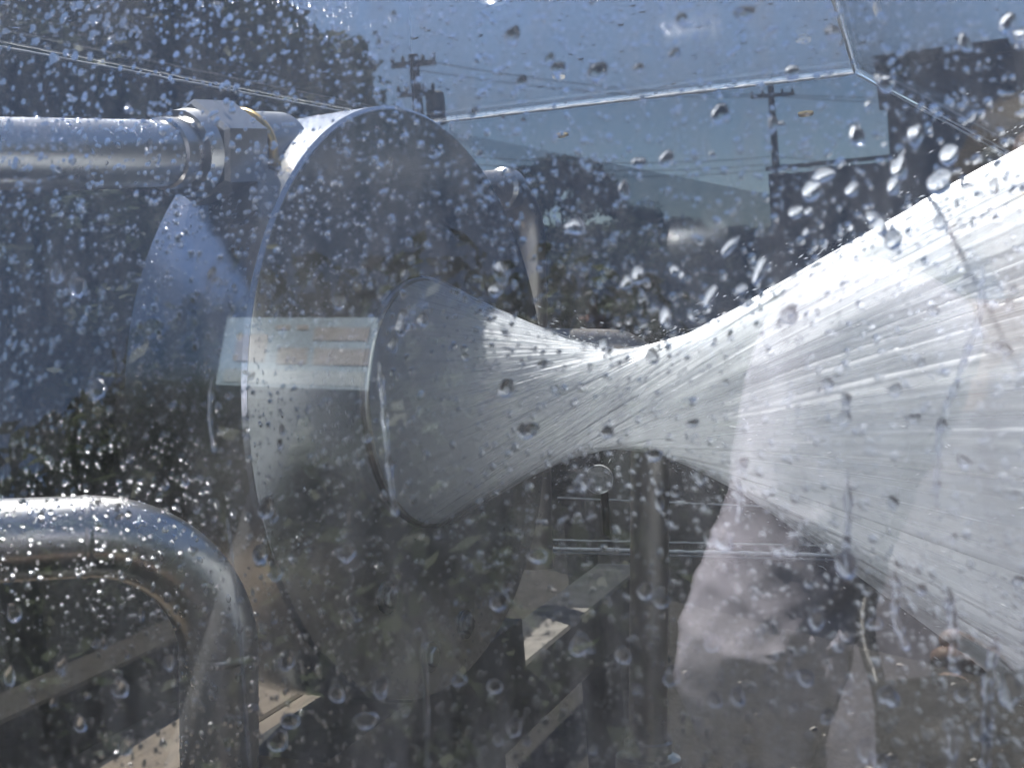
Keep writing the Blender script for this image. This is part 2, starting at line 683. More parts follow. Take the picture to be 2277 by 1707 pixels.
# drops traced from the photograph: px, py, width, length/width
traced = [(1655, 28, 40, .8), (1140, 78, 36, 1.1), (1328, 158, 40, 1.1), (1600, 250, 36, 1.2), (1420, 150, 26, .8),
          (1830, 385, 58, .6), (1905, 300, 30, 1.7), (2090, 400, 50, 1.0), (1970, 185, 36, 1.2), (1278, 500, 52, .7),
          (1112, 605, 30, 1.9), (1103, 640, 34, 1.0), (1125, 862, 34, 1.1), (1175, 955, 46, .6), (1755, 700, 38, 1.1),
          (1450, 790, 30, 1.2), (1500, 600, 22, 1.2), (1388, 420, 26, 1.6), (770, 1225, 42, 1.1), (577, 1228, 36, 1.1),
          (592, 1128, 40, 1.2), (1290, 1430, 46, 1.1), (1385, 1455, 34, 1.1), (1435, 1310, 42, 1.0), (1470, 1335, 38, .8),
          (1605, 1195, 50, 1.1), (1650, 1035, 24, 2.0), (1465, 1115, 22, 1.8), (1585, 1430, 36, 1.1), (1495, 1500, 34, 1.3),
          (1590, 1555, 30, 1.2), (1143, 1615, 32, 1.1), (813, 1600, 50, .7), (848, 1525, 40, 1.2), (1100, 1525, 36, 1.0),
          (1110, 1335, 44, .8), (1195, 1235, 46, .7), (1020, 1510, 34, .7), (265, 1527, 40, 1.1), (280, 1652, 40, 1.2),
          (30, 1360, 34, 1.1), (20, 1500, 28, 1.3), (375, 1470, 30, 1.3), (645, 1600, 44, .7), (618, 1645, 44, 1.0),
          (640, 1465, 32, 1.4), (748, 1540, 34, 1.2), (215, 860, 42, 1.1), (170, 635, 40, 1.1), (125, 605, 30, 1.3),
          (1880, 1255, 40, 1.4), (1815, 1375, 34, 1.2), (1760, 1215, 34, 1.2), (1945, 1385, 36, .8), (1975, 1545, 40, .9),
          (1985, 1555, 36, .8), (1790, 1505, 34, 1.1), (1640, 1545, 30, 1.1), (1925, 1665, 30, 1.6), (1960, 1690, 36, 1.0),
          (2180, 1620, 34, 1.6), (2245, 1530, 40, 1.6), (2235, 775, 26, .9), (1990, 865, 30, .9), (2030, 930, 30, .7),
          (1840, 850, 30, .8), (1540, 940, 30, .6), (1455, 1010, 44, .6), (1350, 960, 30, .8), (895, 715, 30, 1.8),
          (940, 710, 28, 1.2), (875, 765, 22, 1.6), (752, 670, 36, 1.0), (960, 340, 22, 1.1), (1240, 150, 30, 1.0),
          (1160, 180, 26, 1.1), (1500, 120, 28, 1.1), (1760, 160, 34, 1.0), (1850, 70, 30, 1.2), (2240, 50, 34, 1.4),
          (2270, 80, 30, 1.0), (2145, 95, 26, 1.6), (1420, 360, 34, .8), (1482, 350, 30, 1.2), (1418, 610, 34, 1.2),
          (1395, 625, 30, 1.2), (1480, 700, 24, 2.0), (1580, 655, 22, 2.3), (1690, 600, 24, 2.6), (1625, 545, 26, 2.2),
          (1770, 470, 36, .9), (1805, 420, 40, 1.1), (1895, 420, 30, 1.2), (1985, 530, 36, 1.2), (1955, 500, 28, 1.8),
          (1650, 640, 26, .9), (1940, 480, 28, 1.0), (2000, 370, 40, 1.3), (2035, 300, 32, 1.6), (2110, 340, 40, 1.1)]
NB = 0
for (px, py, w, a) in traced:
    place_drop(px, py, w * rng.uniform(.9, 1.1), a, rng.normal(0, .25), NB)
    NB += 1
while NB < 300:
    px, py = rng.uniform(-20, 2300), rng.uniform(-20, 1720)
    g = 0.7 + 0.5 * (px + py) / 3984
    w = float(np.clip(rng.lognormal(math.log(17), .28), 12, 34)) * g
    place_drop(px, py, w, float(np.clip(rng.normal(1.15, .3), .6, 2.2)), rng.normal(0, .3), NB)
    NB += 1

nd = 8600
px = rng.uniform(-40, 2320, nd)
py = rng.uniform(-40, 1750, nd)
wpx = np.clip(rng.lognormal(math.log(7.0), .5, nd), 2.4, 18) * (0.8 + 0.35 * (px + py) / 3984)
ne = 1500
px = np.concatenate([px, rng.beta(1.0, 1.9, ne) * 2350 - 40])
py = np.concatenate([py, rng.beta(1.0, 2.6, ne) * 1700 - 40])
wpx = np.concatenate([wpx, np.clip(rng.lognormal(math.log(8.0), .4, ne), 3, 18)])
nd += ne
Cn = np.array([on_pane(a, b, OFF) for a, b in zip(px, py)])
L = np.linalg.norm(Cn - CAM, axis=1) / F_PX
tg = PU[None] + PE[None] * rng.normal(0, .35, nd)[:, None]
domes('water_drops', Cn, np.repeat(PN[None], nd, 0), tg, wpx / 2 * L, np.clip(rng.normal(1.12, .25, nd), .7, 2.0), front, M['drop'], 10, 4, .58, .15, .3)

# trickles running down the pane
runs = [([(2185, 580), (2180, 690), (2150, 780), (2120, 870), (2092, 940), (2085, 1040), (2082, 1110)], 13),
        ([(1884, 1040), (1886, 1150), (1882, 1230), (1890, 1290)], 15),
        ([(1988, 1268), (1994, 1320), (1990, 1370), (2008, 1420), (2016, 1445)], 17),
        ([(2108, 1305), (2118, 1370), (2122, 1440), (2118, 1480), (2132, 1500)], 18),
        ([(2214, 1415), (2208, 1460), (2196, 1520), (2196, 1600), (2190, 1710)], 20),
        ([(2100, 1605), (2118, 1640), (2116, 1720)], 18),
        ([(505, 1150), (512, 1200), (522, 1290), (534, 1400), (545, 1560), (556, 1720)], 6),
        ([(842, 805), (850, 870), (858, 960), (868, 1060), (880, 1150)], 15),
        ([(470, 840), (466, 900), (468, 950), (478, 1010)], 9),
        ([(940, 1400), (946, 1500), (952, 1720)], 12),
        ([(1640, 1060), (1645, 1110), (1640, 1160)], 12)]
for pts, w in runs:
    P = spline([np.array([a, b, 0.0]) for a, b in pts], 8)
    m = len(P)
    seg = 8
    V = []
    for i, q in enumerate(P):
        c = on_pane(q[0], q[1], OFF)
        s = px_len(q[0], q[1]) * w * .62
        s *= (0.75 + 0.3 * math.sin(i * 1.1 + w) * math.sin(i * .37)) * (0.35 + 0.65 * min(1, i / 4)) * (0.3 if i == m - 1 else 1)
        for k in range(seg + 1):
            an = PI * k / seg
            V.append(c + PE * s * math.cos(an) + PN * s * .9 * math.sin(an))
    n = seg + 1
    Fc = []
    for i in range(m - 1):
        for k in range(seg):
            Fc.append((i * n + k, i * n + k + 1, (i + 1) * n + k + 1, (i + 1) * n + k))
        Fc.append((i * n + seg, i * n, (i + 1) * n, (i + 1) * n + seg))
    Fc.append(tuple(range(n)))
    Fc.append(tuple((m - 1) * n + k for k in range(n))[::-1])
    MB().add(V, Fc).build('water_trickle', M['drop'], front, True, 0.9)


# fine beads on the roof and the walls of the box
def scatter_plane(name, par, org, e1, e2, nn, n, r0, sig):
    org, e1, e2, nn = [np.asarray(q, float) for q in (org, e1, e2, nn)]
    uv = rng.uniform(0, 1, (n, 2))
    Cq = org + e1 * uv[:, :1] + e2 * uv[:, 1:]
    rr = np.clip(rng.lognormal(math.log(r0), sig, n), r0 * .4, r0 * 4)
    domes(name, Cq, np.repeat(nn[None], n, 0), np.repeat((e2 / np.linalg.norm(e2))[None], n, 0) + rng.normal(0, .2, (n, 3)), rr, rng.uniform(.9, 1.4, n), par, M['drop'], 6, 2, .5)


roofs = [o for o in box.children if o.name.startswith('roof_panel')]
walls = [o for o in box.children if o.name.startswith('wall_panel')]
dwn = np.array([0, 0, -.0004])
scatter_plane('water_beads', roofs[0], F1 + dwn, F2 - F1, P1 - F1, (0, 0, -1), 2600, .0012, .5)
e1 = G2 - P2
nnr = np.cross(e1, (0, 1, 0))
nnr = nnr / np.linalg.norm(nnr)
if nnr[2] > 0:
    nnr = -nnr
scatter_plane('water_beads', roofs[1], F2 + nnr * .0006 + np.array([.08, 0, 0]), e1, (P2 - F2), nnr, 5000, .0012, .55)
scatter_plane('water_beads', walls[0], (XL, YB - .0004, FZ), (xe - XL, 0, 0), (0, 0, RZ - FZ - .25), (0, -1, 0), 2200, .0010, .5)

# ------------------------------------------------------------------ the drum with its water nozzle
DC = np.array([-0.6153, 1.0838, 1.1687])
DR, DW, NR = 0.3114, 0.135, 0.128
AX = np.array([1.0, 0, 0])
drum = empty('water_drum', (DC[0], DC[1], DC[2] - DR), 'polished steel drum standing on edge with the water shooting from its face', 'drum')
MB().lathe([(-DW + .003, .02), (-DW, DR - .004), (-DW + .004, DR), (-.004, DR), (-.0005, DR - .0035)], DC, AX, 160).build('drum_shell', M['steel'], drum, True, 0.35)
MB().lathe([(-.0004, DR - .004), (0, DR - .0055), (.0, NR + .005), (-.02, NR + .005)], DC, AX, 160).build('face_plate', M['steel_face'], drum, True, 0.3)
MB().lathe([(-.02, NR + .005), (.003, NR + .0048), (.004, NR + .004), (.004, NR + .0005), (.002, NR - .001), (-.10, NR - .002), (-.10, .001)], DC, AX, 120).build('nozzle_ring', M['dull_steel'], drum, True, 0.4)


def bolt(px, py, parent, r=.0105, hh=.007):
    v = pt(px, py, 1) - CAM
    c = CAM + v * (DC[0] + .0005) / v[0]
    V = []
    for s, q in ((0, r), (hh * .8, r), (hh, r * .85)):
        for k in range(6):
            V.append(c + np.array([s, q * math.cos(k * PI / 3 + .3), q * math.sin(k * PI / 3 + .3)]))
    Fc = [(i * 6 + k, i * 6 + (k + 1) % 6, (i + 1) * 6 + (k + 1) % 6, (i + 1) * 6 + k) for i in (0, 1) for k in range(6)] + [tuple(range(12, 18))]
    b = MB().add(V, Fc).build('bolt', M['dull_steel'], parent)
    MB().lathe([(0, r * 1.02), (0, r * 1.5), (.0016, r * 1.5), (.0016, r * 1.02)], c, AX, 24, True).build('washer', M['dull_steel'], b, True, .5)


for q in ((862, 1328), (1035, 1388), (957, 1460)):
    bolt(*q, drum)


def drum_beads():
    n1 = 1500
    an = rng.uniform(0, 2 * PI, n1)
    an = np.where(rng.random(n1) < .55, rng.uniform(.25 * PI, 1.0 * PI, n1), an)
    nn = np.stack([np.zeros(n1), np.cos(an), np.sin(an)], 1)
    Cq = DC + nn * (DR + .0001) + AX * rng.uniform(-DW + .006, -.006, n1)[:, None]
    rr = np.clip(rng.lognormal(math.log(.0009), .45, n1), .0004, .003)
    domes('water_beads', Cq, nn, np.repeat([[0, 0, 1.0]], n1, 0) + rng.normal(0, .3, (n1, 3)), rr, rng.uniform(.9, 1.5, n1), drum, M['drop'], 7, 2, .5)
    n2 = 4200
    rad = np.sqrt(rng.uniform((NR + .02) ** 2, (DR - .008) ** 2, n2))
    an = rng.uniform(0, 2 * PI, n2)
    Cq = DC + AX * .0001 + np.stack([np.zeros(n2), rad * np.cos(an), rad * np.sin(an)], 1)
    rr = np.clip(rng.lognormal(math.log(.00065), .5, n2), .0003, .003)
    domes('water_beads', Cq, np.repeat(AX[None], n2, 0), np.repeat([[0, 0, 1.0]], n2, 0) + rng.normal(0, .15, (n2, 3)), rr, rng.uniform(1, 1.7, n2), drum, M['drop'], 7, 2, .45)


drum_beads()

# ------------------------------------------------------------------ pipes


def pipe_beads(par, path, r, n, r0=.0011):
    path = np.array(path)
    i = rng.integers(0, len(path) - 1, n)
    seglen = np.linalg.norm(np.diff(path, axis=0), axis=1)
    i = rng.choice(len(seglen), n, p=seglen / seglen.sum())
    s = rng.random((n, 1))
    c = path[i] * (1 - s) + path[i + 1] * s
    tdir = path[i + 1] - path[i]
    tdir /= np.linalg.norm(tdir, axis=1, keepdims=True)
    w = rng.normal(0, 1, (n, 3)) + np.array([0, 0, .7]) - FWD * .8
    w -= tdir * np.sum(w * tdir, 1, keepdims=True)
    w /= np.linalg.norm(w, axis=1, keepdims=True)
    rr = np.clip(rng.lognormal(math.log(r0), .45, n), .0005, .0032)
    domes('water_beads', c + w * (r - .0002), w, np.repeat([[0, 0, 1.0]], n, 0) + rng.normal(0, .3, (n, 3)), rr, rng.uniform(.9, 1.4, n), par, M['drop'], 7, 2, .5)


PR = 0.0279
a0, a1 = pt(-95, 348, .825), pt(398, 341, 1.02)
axp = (a1 - a0) / np.linalg.norm(a1 - a0)
inlet = empty('inlet_pipe', a1, 'polished straight pipe with a hexagon union entering the top left of the drum', 'pipe', 'polished pipes feeding the drum')
MB().tube([a0, a1 + axp * .01], PR, 48).build('pipe', M['pipe'], inlet, True, .8)
MB().lathe([(-.022, PR + .0004), (-.020, PR + .0028), (-.006, PR + .0028), (-.004, PR + .0004)], a1, axp, 48).build('weld_collar', M['pipe'], inlet, True, .5)
MB().lathe([(.0, PR + .0003), (.0, PR + .009), (.014, PR + .011), (.016, PR + .0003)], a1, axp, 48).build('union_sleeve', M['pipe'], inlet, True, .5)


def hex_prism(c, ax, r, s0, s1, rot=0.2, bev=.004):
    e1 = np.cross(ax, [0, 0, 1.0])
    e1 /= np.linalg.norm(e1)
    e2 = np.cross(e1, ax)
    V = []
    for s, q in ((s0, r - bev), (s0 + bev, r), (s1 - bev, r), (s1, r - bev)):
        for k in range(6):
            a = k * PI / 3 + rot
            V.append(c + ax * s + q * (e1 * math.cos(a) + e2 * math.sin(a)))
    Fc = [(i * 6 + k, i * 6 + (k + 1) % 6, (i + 1) * 6 + (k + 1) % 6, (i + 1) * 6 + k) for i in range(3) for k in range(6)]
    Fc += [tuple(range(6))[::-1], tuple(range(18, 24))]
    return V, Fc


MB().add(*hex_prism(a1, axp, .0465, .016, .075, .35)).build('hex_nut', M['dull_steel'], inlet)
MB().lathe([(.075, .001), (.075, .034), (.080, .038), (.14, .038), (.145, .035), (.145, .001)], a1, axp, 48).build('union_body', M['dull_steel'], inlet, True, .5)
MB().lathe([(.076, .0382), (.083, .0415), (.090, .0382)], a1, axp, 40, True).build('seal_ring', M['brass'], inlet, True)
MB().tube([a1 + axp * .15, a1 + axp * .30], PR, 40).build('pipe', M['pipe'], inlet, True, .8)
pipe_beads(inlet, [a0, a1], PR, 500)

# elbow, near lower left
e = elbow(pt(-250, 1215, .80), pt(485, 1178, .90), pt(492, 2250, .93), .100, 26)
el1 = empty('elbow_pipe', e[-1], 'thick polished pipe bending downward in the near lower left', 'pipe', 'polished pipes feeding the drum')
MB().tube(e, .0300, 56).build('pipe', M['pipe'], el1, True, .8)
for q in (1, len(e) - 2):
    tq = e[q] - e[q - 1] if q > 1 else e[2] - e[1]
    tq = tq / np.linalg.norm(tq)
    MB().lathe([(-.003, .0301), (0, .0309), (.003, .0301)], e[q], tq, 48).build('weld_bead', M['pipe'], el1, True)
pipe_beads(el1, e, .03, 900, .0012)

# elbow pipe standing behind the waist of the water
zc = 1.68
e = elbow(pt(1080, 772, 1.60), pt(1447, 776, zc), pt(1441, 1700, zc - .02), .062, 18)
el2 = empty('elbow_pipe', e[-1], 'upright polished pipe with a top bend behind the waist of the water jet', 'pipe', 'polished pipes feeding the drum')
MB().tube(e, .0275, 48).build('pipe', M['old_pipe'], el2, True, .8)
dn = (e[-1] - e[-2]) / np.linalg.norm(e[-1] - e[-2])
MB().lathe([(-.036, .028), (-.034, .034), (-.020, .034), (-.018, .028)], e[-1], dn, 40).build('collar', M['dull_steel'], el2, True, .5)
MB().lathe([(-.012, .028), (-.012, .046), (.004, .046), (.004, .001)], e[-1], dn, 40).build('base_flange', M['old_pipe'], el2, True, .5)
pipe_beads(el2, e, .0275, 250)

# elbow just showing past the far rim of the drum
e = elbow(pt(1010, 425, 1.62), pt(1172, 415, 1.78), pt(1192, 1260, 1.80), .075, 18)
el3 = empty('elbow_pipe', e[-1], 'dull pipe bend peeping out behind the far rim of the drum', 'pipe', 'polished pipes feeding the drum')
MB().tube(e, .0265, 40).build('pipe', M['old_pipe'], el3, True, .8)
MB().lathe([(-.002, .0266), (.004, .031), (.026, .031), (.030, .0266)], e[2], (e[3] - e[1]) / np.linalg.norm(e[3] - e[1]), 40).build('collar', M['dull_steel'], el3, True, .5)
pipe_beads(el3, e, .0265, 350)

# ------------------------------------------------------------------ steel stand
stand = empty('steel_stand', (-.6, 1.2, GZ), 'low weathered steel stand of box beams carrying the drum', 'stand')


def beam(x0, x1, y0, y1, z0, z1, name='beam', mat='galv'):
    mb = MB()
    b = .004
    V = []
    for y in (y0, y1):
        for (x, z) in ((x0 + b, z0), (x1 - b, z0), (x1, z0 + b), (x1, z1 - b), (x1 - b, z1), (x0 + b, z1), (x0, z1 - b), (x0, z0 + b)):
            V.append((x, y, z))
    Fc = [tuple(range(8))[::-1], tuple(range(8, 16))] + [(k, (k + 1) % 8, 8 + (k + 1) % 8, 8 + k) for k in range(8)]
    return mb.add(V, Fc).build(name, M[mat], stand)


M['shaded_brown'] = rough_mat('shaded_brown_timber', (.03, .024, .018), (.065, .052, .040), 16, .75, .3, .004, (10, .8, 10), 0.0, .12)  # brown timber, darkened so the colour carries the left beam's shade
beam(-1.345, -1.250, .25, 3.2, .690, .785, 'beam', 'shaded_brown')
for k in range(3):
    beam(-1.236 + .158 * k, -1.084 + .158 * k, .3, 1.45, .655, .684, 'plank', 'shaded_brown')
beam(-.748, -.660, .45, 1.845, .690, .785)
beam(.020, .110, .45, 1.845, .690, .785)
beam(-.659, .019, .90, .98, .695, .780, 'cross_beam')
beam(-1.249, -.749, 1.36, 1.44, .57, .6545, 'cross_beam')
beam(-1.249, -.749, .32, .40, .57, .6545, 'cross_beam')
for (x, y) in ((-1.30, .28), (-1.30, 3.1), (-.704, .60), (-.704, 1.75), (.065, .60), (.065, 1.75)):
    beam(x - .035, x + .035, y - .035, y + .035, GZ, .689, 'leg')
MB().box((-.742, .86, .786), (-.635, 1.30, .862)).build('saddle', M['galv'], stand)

# ------------------------------------------------------------------ the water jet
W0 = 0.0467


def jet_axis(s):
    return DC + AX * s + np.array([0, 0, -0.115 * max(0, s - .04) ** 2])


def jet_r(s, k=1.0):
    sl = .562 if s < .22 else .575
    return math.sqrt((W0 * k) ** 2 + ((s - .22) * sl) ** 2)


S0, S1 = 0.006, 0.93
jet = empty('water_jet', DC, 'white hollow jet of water narrowing to a waist and flaring wide to the right', 'water jet')


def ruled(phi, s):
    """swirling straight streams: angle turns as the stream passes the waist"""
    th = phi + math.atan2((s - .22) * .57, W0)
    r = jet_r(s)
    return jet_axis(s) + np.array([0, -math.cos(th) * r, math.sin(th) * r]), np.array([0, -math.cos(th), math.sin(th)])


def sheet(name, scale, nu=720, ns=150, amp=.0013):
    V, A = [], []
    ss = S0 + (S1 - S0) * np.linspace(0, 1, ns) ** 1.0
    rad_n = rng.normal(0, 1, nu)
    for _ in range(2):
        rad_n = (rad_n + np.roll(rad_n, 1) + np.roll(rad_n, -1)) / 2.2
    for i, s in enumerate(ss):
        g = .25 + 1.0 * min(1, s / .3)
        for k in range(nu):
            phi = 2 * PI * k / nu
            P, nrm = ruled(phi, s)
            d = amp * g * jet_r(s) * (rad_n[k] + .6 * rad_n[(k * 3 + i // 6) % nu])
            V.append(P + nrm * (jet_r(s) * (scale - 1) + d))
            A.append((math.cos(phi), math.sin(phi), s))
    Fc = []
    for i in range(ns - 1):
        for k in range(nu):
            k2 = (k + 1) % nu
            Fc.append((i * nu + k, i * nu + k2, (i + 1) * nu + k2, (i + 1) * nu + k))
    me = mesh(name, V, Fc)
    at = me.attributes.new('ruling', 'FLOAT_VECTOR', 'POINT')
    at.data.foreach_set('vector', np.array(A, dtype=np.float32).reshape(-1))
    return me


def water_mat(name, base, gain, seed):
    t = NT(name)
    at = t.n('ShaderNodeAttribute', attribute_name='ruling')
    mp = t.n('ShaderNodeMapping')
    mp.inputs['Scale'].default_value = (26, 26, 1.6)
    mp.inputs['Location'].default_value = (seed, seed * 2, seed * 3)
    t.set(mp.inputs[0], at.outputs['Vector'])
    n1 = t.noise(mp.outputs[0], 1.0, 5, .62)
    mp2 = t.n('ShaderNodeMapping')
    mp2.inputs['Scale'].default_value = (130, 130, 5.0)
    mp2.inputs['Location'].default_value = (seed * 5, seed, 0)
    t.set(mp2.inputs[0], at.outputs['Vector'])
    n2 = t.noise(mp2.outputs[0], 1.0, 4, .6)
    sp = t.n('ShaderNodeSeparateXYZ')
    t.set(sp.inputs[0], at.outputs['Vector'])
    s = sp.outputs['Z']
    # aeration grows along the stream: clear film at the lip, white water further on
    aer = t.math('MULTIPLY', s, 9.0, True)
    str_ = t.math('MULTIPLY_ADD', t.math('SUBTRACT', t.math('MULTIPLY_ADD', n1, .6), 0.0), gain)
    t.set(str_.node.inputs[0].links[0].from_node.inputs[0].links[0].from_node.inputs[2], t.math('MULTIPLY', n2, .4))
    str_.node.inputs[2].default_value = base - gain * .5
    k = t.math('ADD', str_, t.math('MULTIPLY', aer, .42), True)
    df = t.n('ShaderNodeBsdfDiffuse')
    df.inputs[0].default_value = (.96, .97, .975, 1)
    tl = t.n('ShaderNodeBsdfTranslucent')
    tl.inputs[0].default_value = (.96, .97, .975, 1)
    md = t.n('ShaderNodeMixShader')
    md.inputs[0].default_value = .66
    hb = t.math('ADD', n1, n2)
    bn = t.bump(hb, .3, .0012)
    t.set(df.inputs['Normal'], bn)
    t.set(md.inputs[1], df.outputs[0])
    t.set(md.inputs[2], tl.outputs[0])
    gl = t.n('ShaderNodeBsdfGlossy')
    gl.inputs['Roughness'].default_value = .28
    t.set(gl.inputs['Normal'], t.bump(hb, .5, .0012))
    mg = t.n('ShaderNodeMixShader')
    t.set(mg.inputs[0], t.math('MULTIPLY', schlick(t, .03), 1.0))
    t.set(mg.inputs[1], md.outputs[0])
    t.set(mg.inputs[2], gl.outputs[0])
    tr = t.n('ShaderNodeBsdfTransparent')
    tr.inputs[0].default_value = (.94, .96, .97, 1)
    mc = t.n('ShaderNodeMixShader')
    t.set(mc.inputs[0], schlick(t, .04))
    t.set(mc.inputs[1], tr.outputs[0])
    t.set(mc.inputs[2], gl.outputs[0])
    mx = t.n('ShaderNodeMixShader')
    t.set(mx.inputs[0], k)
    t.set(mx.inputs[1], mc.outputs[0])
    t.set(mx.inputs[2], mg.outputs[0])
    return t.surf(mx.outputs[0])


M['water'] = water_mat('white_streaked_water', .95, .28, 1.7)
link('water_sheet', sheet('water_sheet', 1.0), M['water'], jet, True)
M['water_veil'] = water_mat('thin_water_veil', -.16, .5, 6.3)
link('outer_water_sheet', sheet('outer_water_sheet', 1.035, 360, 90, .02), M['water_veil'], jet, True)

# separate threads of water riding on the sheet, and drops thrown off it
V, Fc, nV = [], [], 0
for q in range(380):
    phi = rng.uniform(0, 2 * PI)
    s0 = rng.uniform(.10, .74) if q > 300 else rng.uniform(.02, .2)
    ln = rng.uniform(.03, .12)
    off = abs(rng.normal(0, .0016)) + .0004 + (abs(rng.normal(0, .006)) * (s0 / .5) if rng.random() < .12 else 0)
    r = rng.uniform(.00015, .0004)
    m = 6
    for i in range(m):
        s = min(S1, s0 + ln * i / (m - 1))
        P, nrm = ruled(phi, s)
        P = P + nrm * off
        e = np.cross(nrm, AX)
        rr = r * math.sin(PI * (i + .3) / (m - .4))
        V += [P + e * rr, P + nrm * rr, P - e * rr, P - nrm * rr]
    for i in range(m - 1):
        for k in range(4):
            k2 = (k + 1) % 4
            Fc.append((nV + i * 4 + k, nV + i * 4 + k2, nV + (i + 1) * 4 + k2, nV + (i + 1) * 4 + k))
    nV += m * 4
t = NT('bright_water_thread')
p = t.n('ShaderNodeBsdfPrincipled')
p.inputs['Base Color'].default_value = (.88, .9, .91, 1)
p.inputs['Roughness'].default_value = .12
p.inputs['Subsurface Weight'].default_value = 0.0
M['thread'] = t.surf(p.outputs[0])
tag(link('water_threads', mesh('water_threads', V, Fc), M['thread'], jet, True), kind='stuff')


def spray():
    """little stretched drops flying off round the jet"""
    V, Fc, nV = [], [], 0
    oct_f = [(0, 2, 4), (2, 1, 4), (1, 3, 4), (3, 0, 4), (2, 0, 5), (1, 2, 5), (3, 1, 5), (0, 3, 5)]
    for q in range(3600):
        phi = rng.uniform(0, 2 * PI)
        s = rng.uniform(.12, .92)
        P, nrm = ruled(phi, s)
        P2, _ = ruled(phi, s + .01)
        d = P2 - P
        d /= np.linalg.norm(d)
        d = d + rng.normal(0, .22, 3)
        d /= np.linalg.norm(d)
        P = P + nrm * (rng.exponential(.022) + .002) * (.3 + s)
        e1 = np.cross(d, nrm)
        e1 /= np.linalg.norm(e1)
        e2 = np.cross(d, e1)
        r = rng.uniform(.00015, .0005)
        ln = r * rng.uniform(1.5, 9)
        V += [P + e1 * r, P - e1 * r, P + e2 * r, P - e2 * r, P + d * ln, P - d * ln]
        Fc += [tuple(i + nV for i in f) for f in oct_f]
        nV += 6
    return mesh('spray', V, Fc)


tag(link('spray', spray(), M['thread'], jet, True), kind='stuff')

# ------------------------------------------------------------------ trees


def leaf_mat(name, a, b):
    t = NT(name)
    oi = t.n('ShaderNodeObjectInfo')
    gn = t.n('ShaderNodeNewGeometry')
    rnd = gn.outputs['Random Per Island']
    col = t.ramp(rnd, [(0, a), (1, b)])
    d = t.n('ShaderNodeBsdfDiffuse')
    t.set(d.inputs[0], col)
    tl = t.n('ShaderNodeBsdfTranslucent')
    t.set(tl.inputs[0], col)
    gl = t.n('ShaderNodeBsdfGlossy')
    gl.inputs['Roughness'].default_value = .45
    m1 = t.n('ShaderNodeMixShader')
    m1.inputs[0].default_value = .15
    t.set(m1.inputs[1], d.outputs[0])
    t.set(m1.inputs[2], tl.outputs[0])
    m2 = t.n('ShaderNodeMixShader')
    m2.inputs[0].default_value = .015
    t.set(m2.inputs[1], m1.outputs[0])
    t.set(m2.inputs[2], gl.outputs[0])
    return t.surf(m2.outputs[0])


M['leaf'] = leaf_mat('dark_leaves', (.030, .044, .020), (.065, .085, .040))
M['leaf2'] = leaf_mat('olive_leaves', (.038, .048, .022), (.080, .090, .042))
M['bark'] = rough_mat('bark', (.035, .028, .022), (.10, .08, .06), 9, .85, .8, .03, (3, 3, .6))


def crown_mesh(seed, wide, h0, nleaf, size):
    g = np.random.default_rng(seed)
    cl = []
    for i in range(44):
        z = g.uniform(h0, .93)
        rmax = wide * math.sin(PI * np.clip((z - h0 + .12) / (1.12 - h0), 0.05, 1)) ** .7
        a = g.uniform(0, 6.28)
        r = rmax * math.sqrt(g.uniform(.05, 1))
        cl.append((r * math.cos(a), r * math.sin(a), z, g.uniform(.09, .17)))
    cl = np.array(cl)
    i = g.integers(0, len(cl), nleaf)
    d = g.normal(0, 1, (nleaf, 3))
    d /= np.linalg.norm(d, axis=1, keepdims=True)
    rad = g.uniform(.35, 1.08, nleaf) ** .6
    c = cl[i, :3] + d * (cl[i, 3] * rad)[:, None] * np.array([1, 1, .8])
    n = d + g.normal(0, .7, (nleaf, 3))
    n /= np.linalg.norm(n, axis=1, keepdims=True)
    a = np.cross(n, g.normal(0, 1, (nleaf, 3)))
    a /= np.linalg.norm(a, axis=1, keepdims=True)
    b = np.cross(n, a)
    s = g.uniform(.6, 1.3, nleaf)[:, None] * size
    V = np.stack([c - a * s, c + b * s * .5, c + a * s, c - b * s * .5], 1).reshape(-1, 3)
    Fq = np.arange(nleaf * 4).reshape(-1, 4)
    return mesh('crown', V, Fq), cl


def trunk_mesh(seed, cl, h0):
    g = np.random.default_rng(seed + 99)
    mb = MB()
    P = [np.array([0, 0, -.03]), np.array([g.normal(0, .01), g.normal(0, .01), h0 * .6]), np.array([g.normal(0, .02), g.normal(0, .02), h0 + .12]), np.array([g.normal(0, .03), g.normal(0, .03), .72])]
    sp = spline(P, 5)
    mb.tube(sp, .02, 9, True, list(np.linspace(.030, .008, len(sp))))
    for k in range(9):
        c = cl[k * 4, :3]
        st = sp[int(len(sp) * g.uniform(.4, .75))]
        mid = (st + c) / 2 + np.array([0, 0, -.02])
        q = spline([st, mid, c], 4)
        mb.tube(q, .01, 6, True, list(np.linspace(.011, .003, len(q))))
    me = mesh('trunk', np.concatenate(mb.V), mb.F)
    return me


KIND = []
for sd_, wide, h0, nl, sz, mt in ((1, .42, .06, 9000, .024, 'leaf'), (2, .52, .05, 9000, .026, 'leaf2'), (3, .34, .05, 8000, .022, 'leaf'), (4, .58, .04, 10000, .026, 'leaf')):
    cm, cl = crown_mesh(sd_, wide, h0, nl, sz)
    tm = trunk_mesh(sd_, cl, h0)
    tm.materials.append(M['bark'])
    cm.materials.append(M[mt])
    tm.polygons.foreach_set('use_smooth', [True] * len(tm.polygons))
    KIND.append((cm, tm))


def tree(x, y, h, kind, rot, label, group, name='tree', sx=1.0):
    o = empty(name, (x, y, GZ), label, name, group)
    o.rotation_euler = (0, 0, rot)
    o.scale = (h * sx, h * sx, h)
    for nm, me in (('crown', KIND[kind][0]), ('trunk', KIND[kind][1])):
        c = bpy.data.objects.new(nm, me)
        COL.objects.link(c)
        c.parent = o
    return o


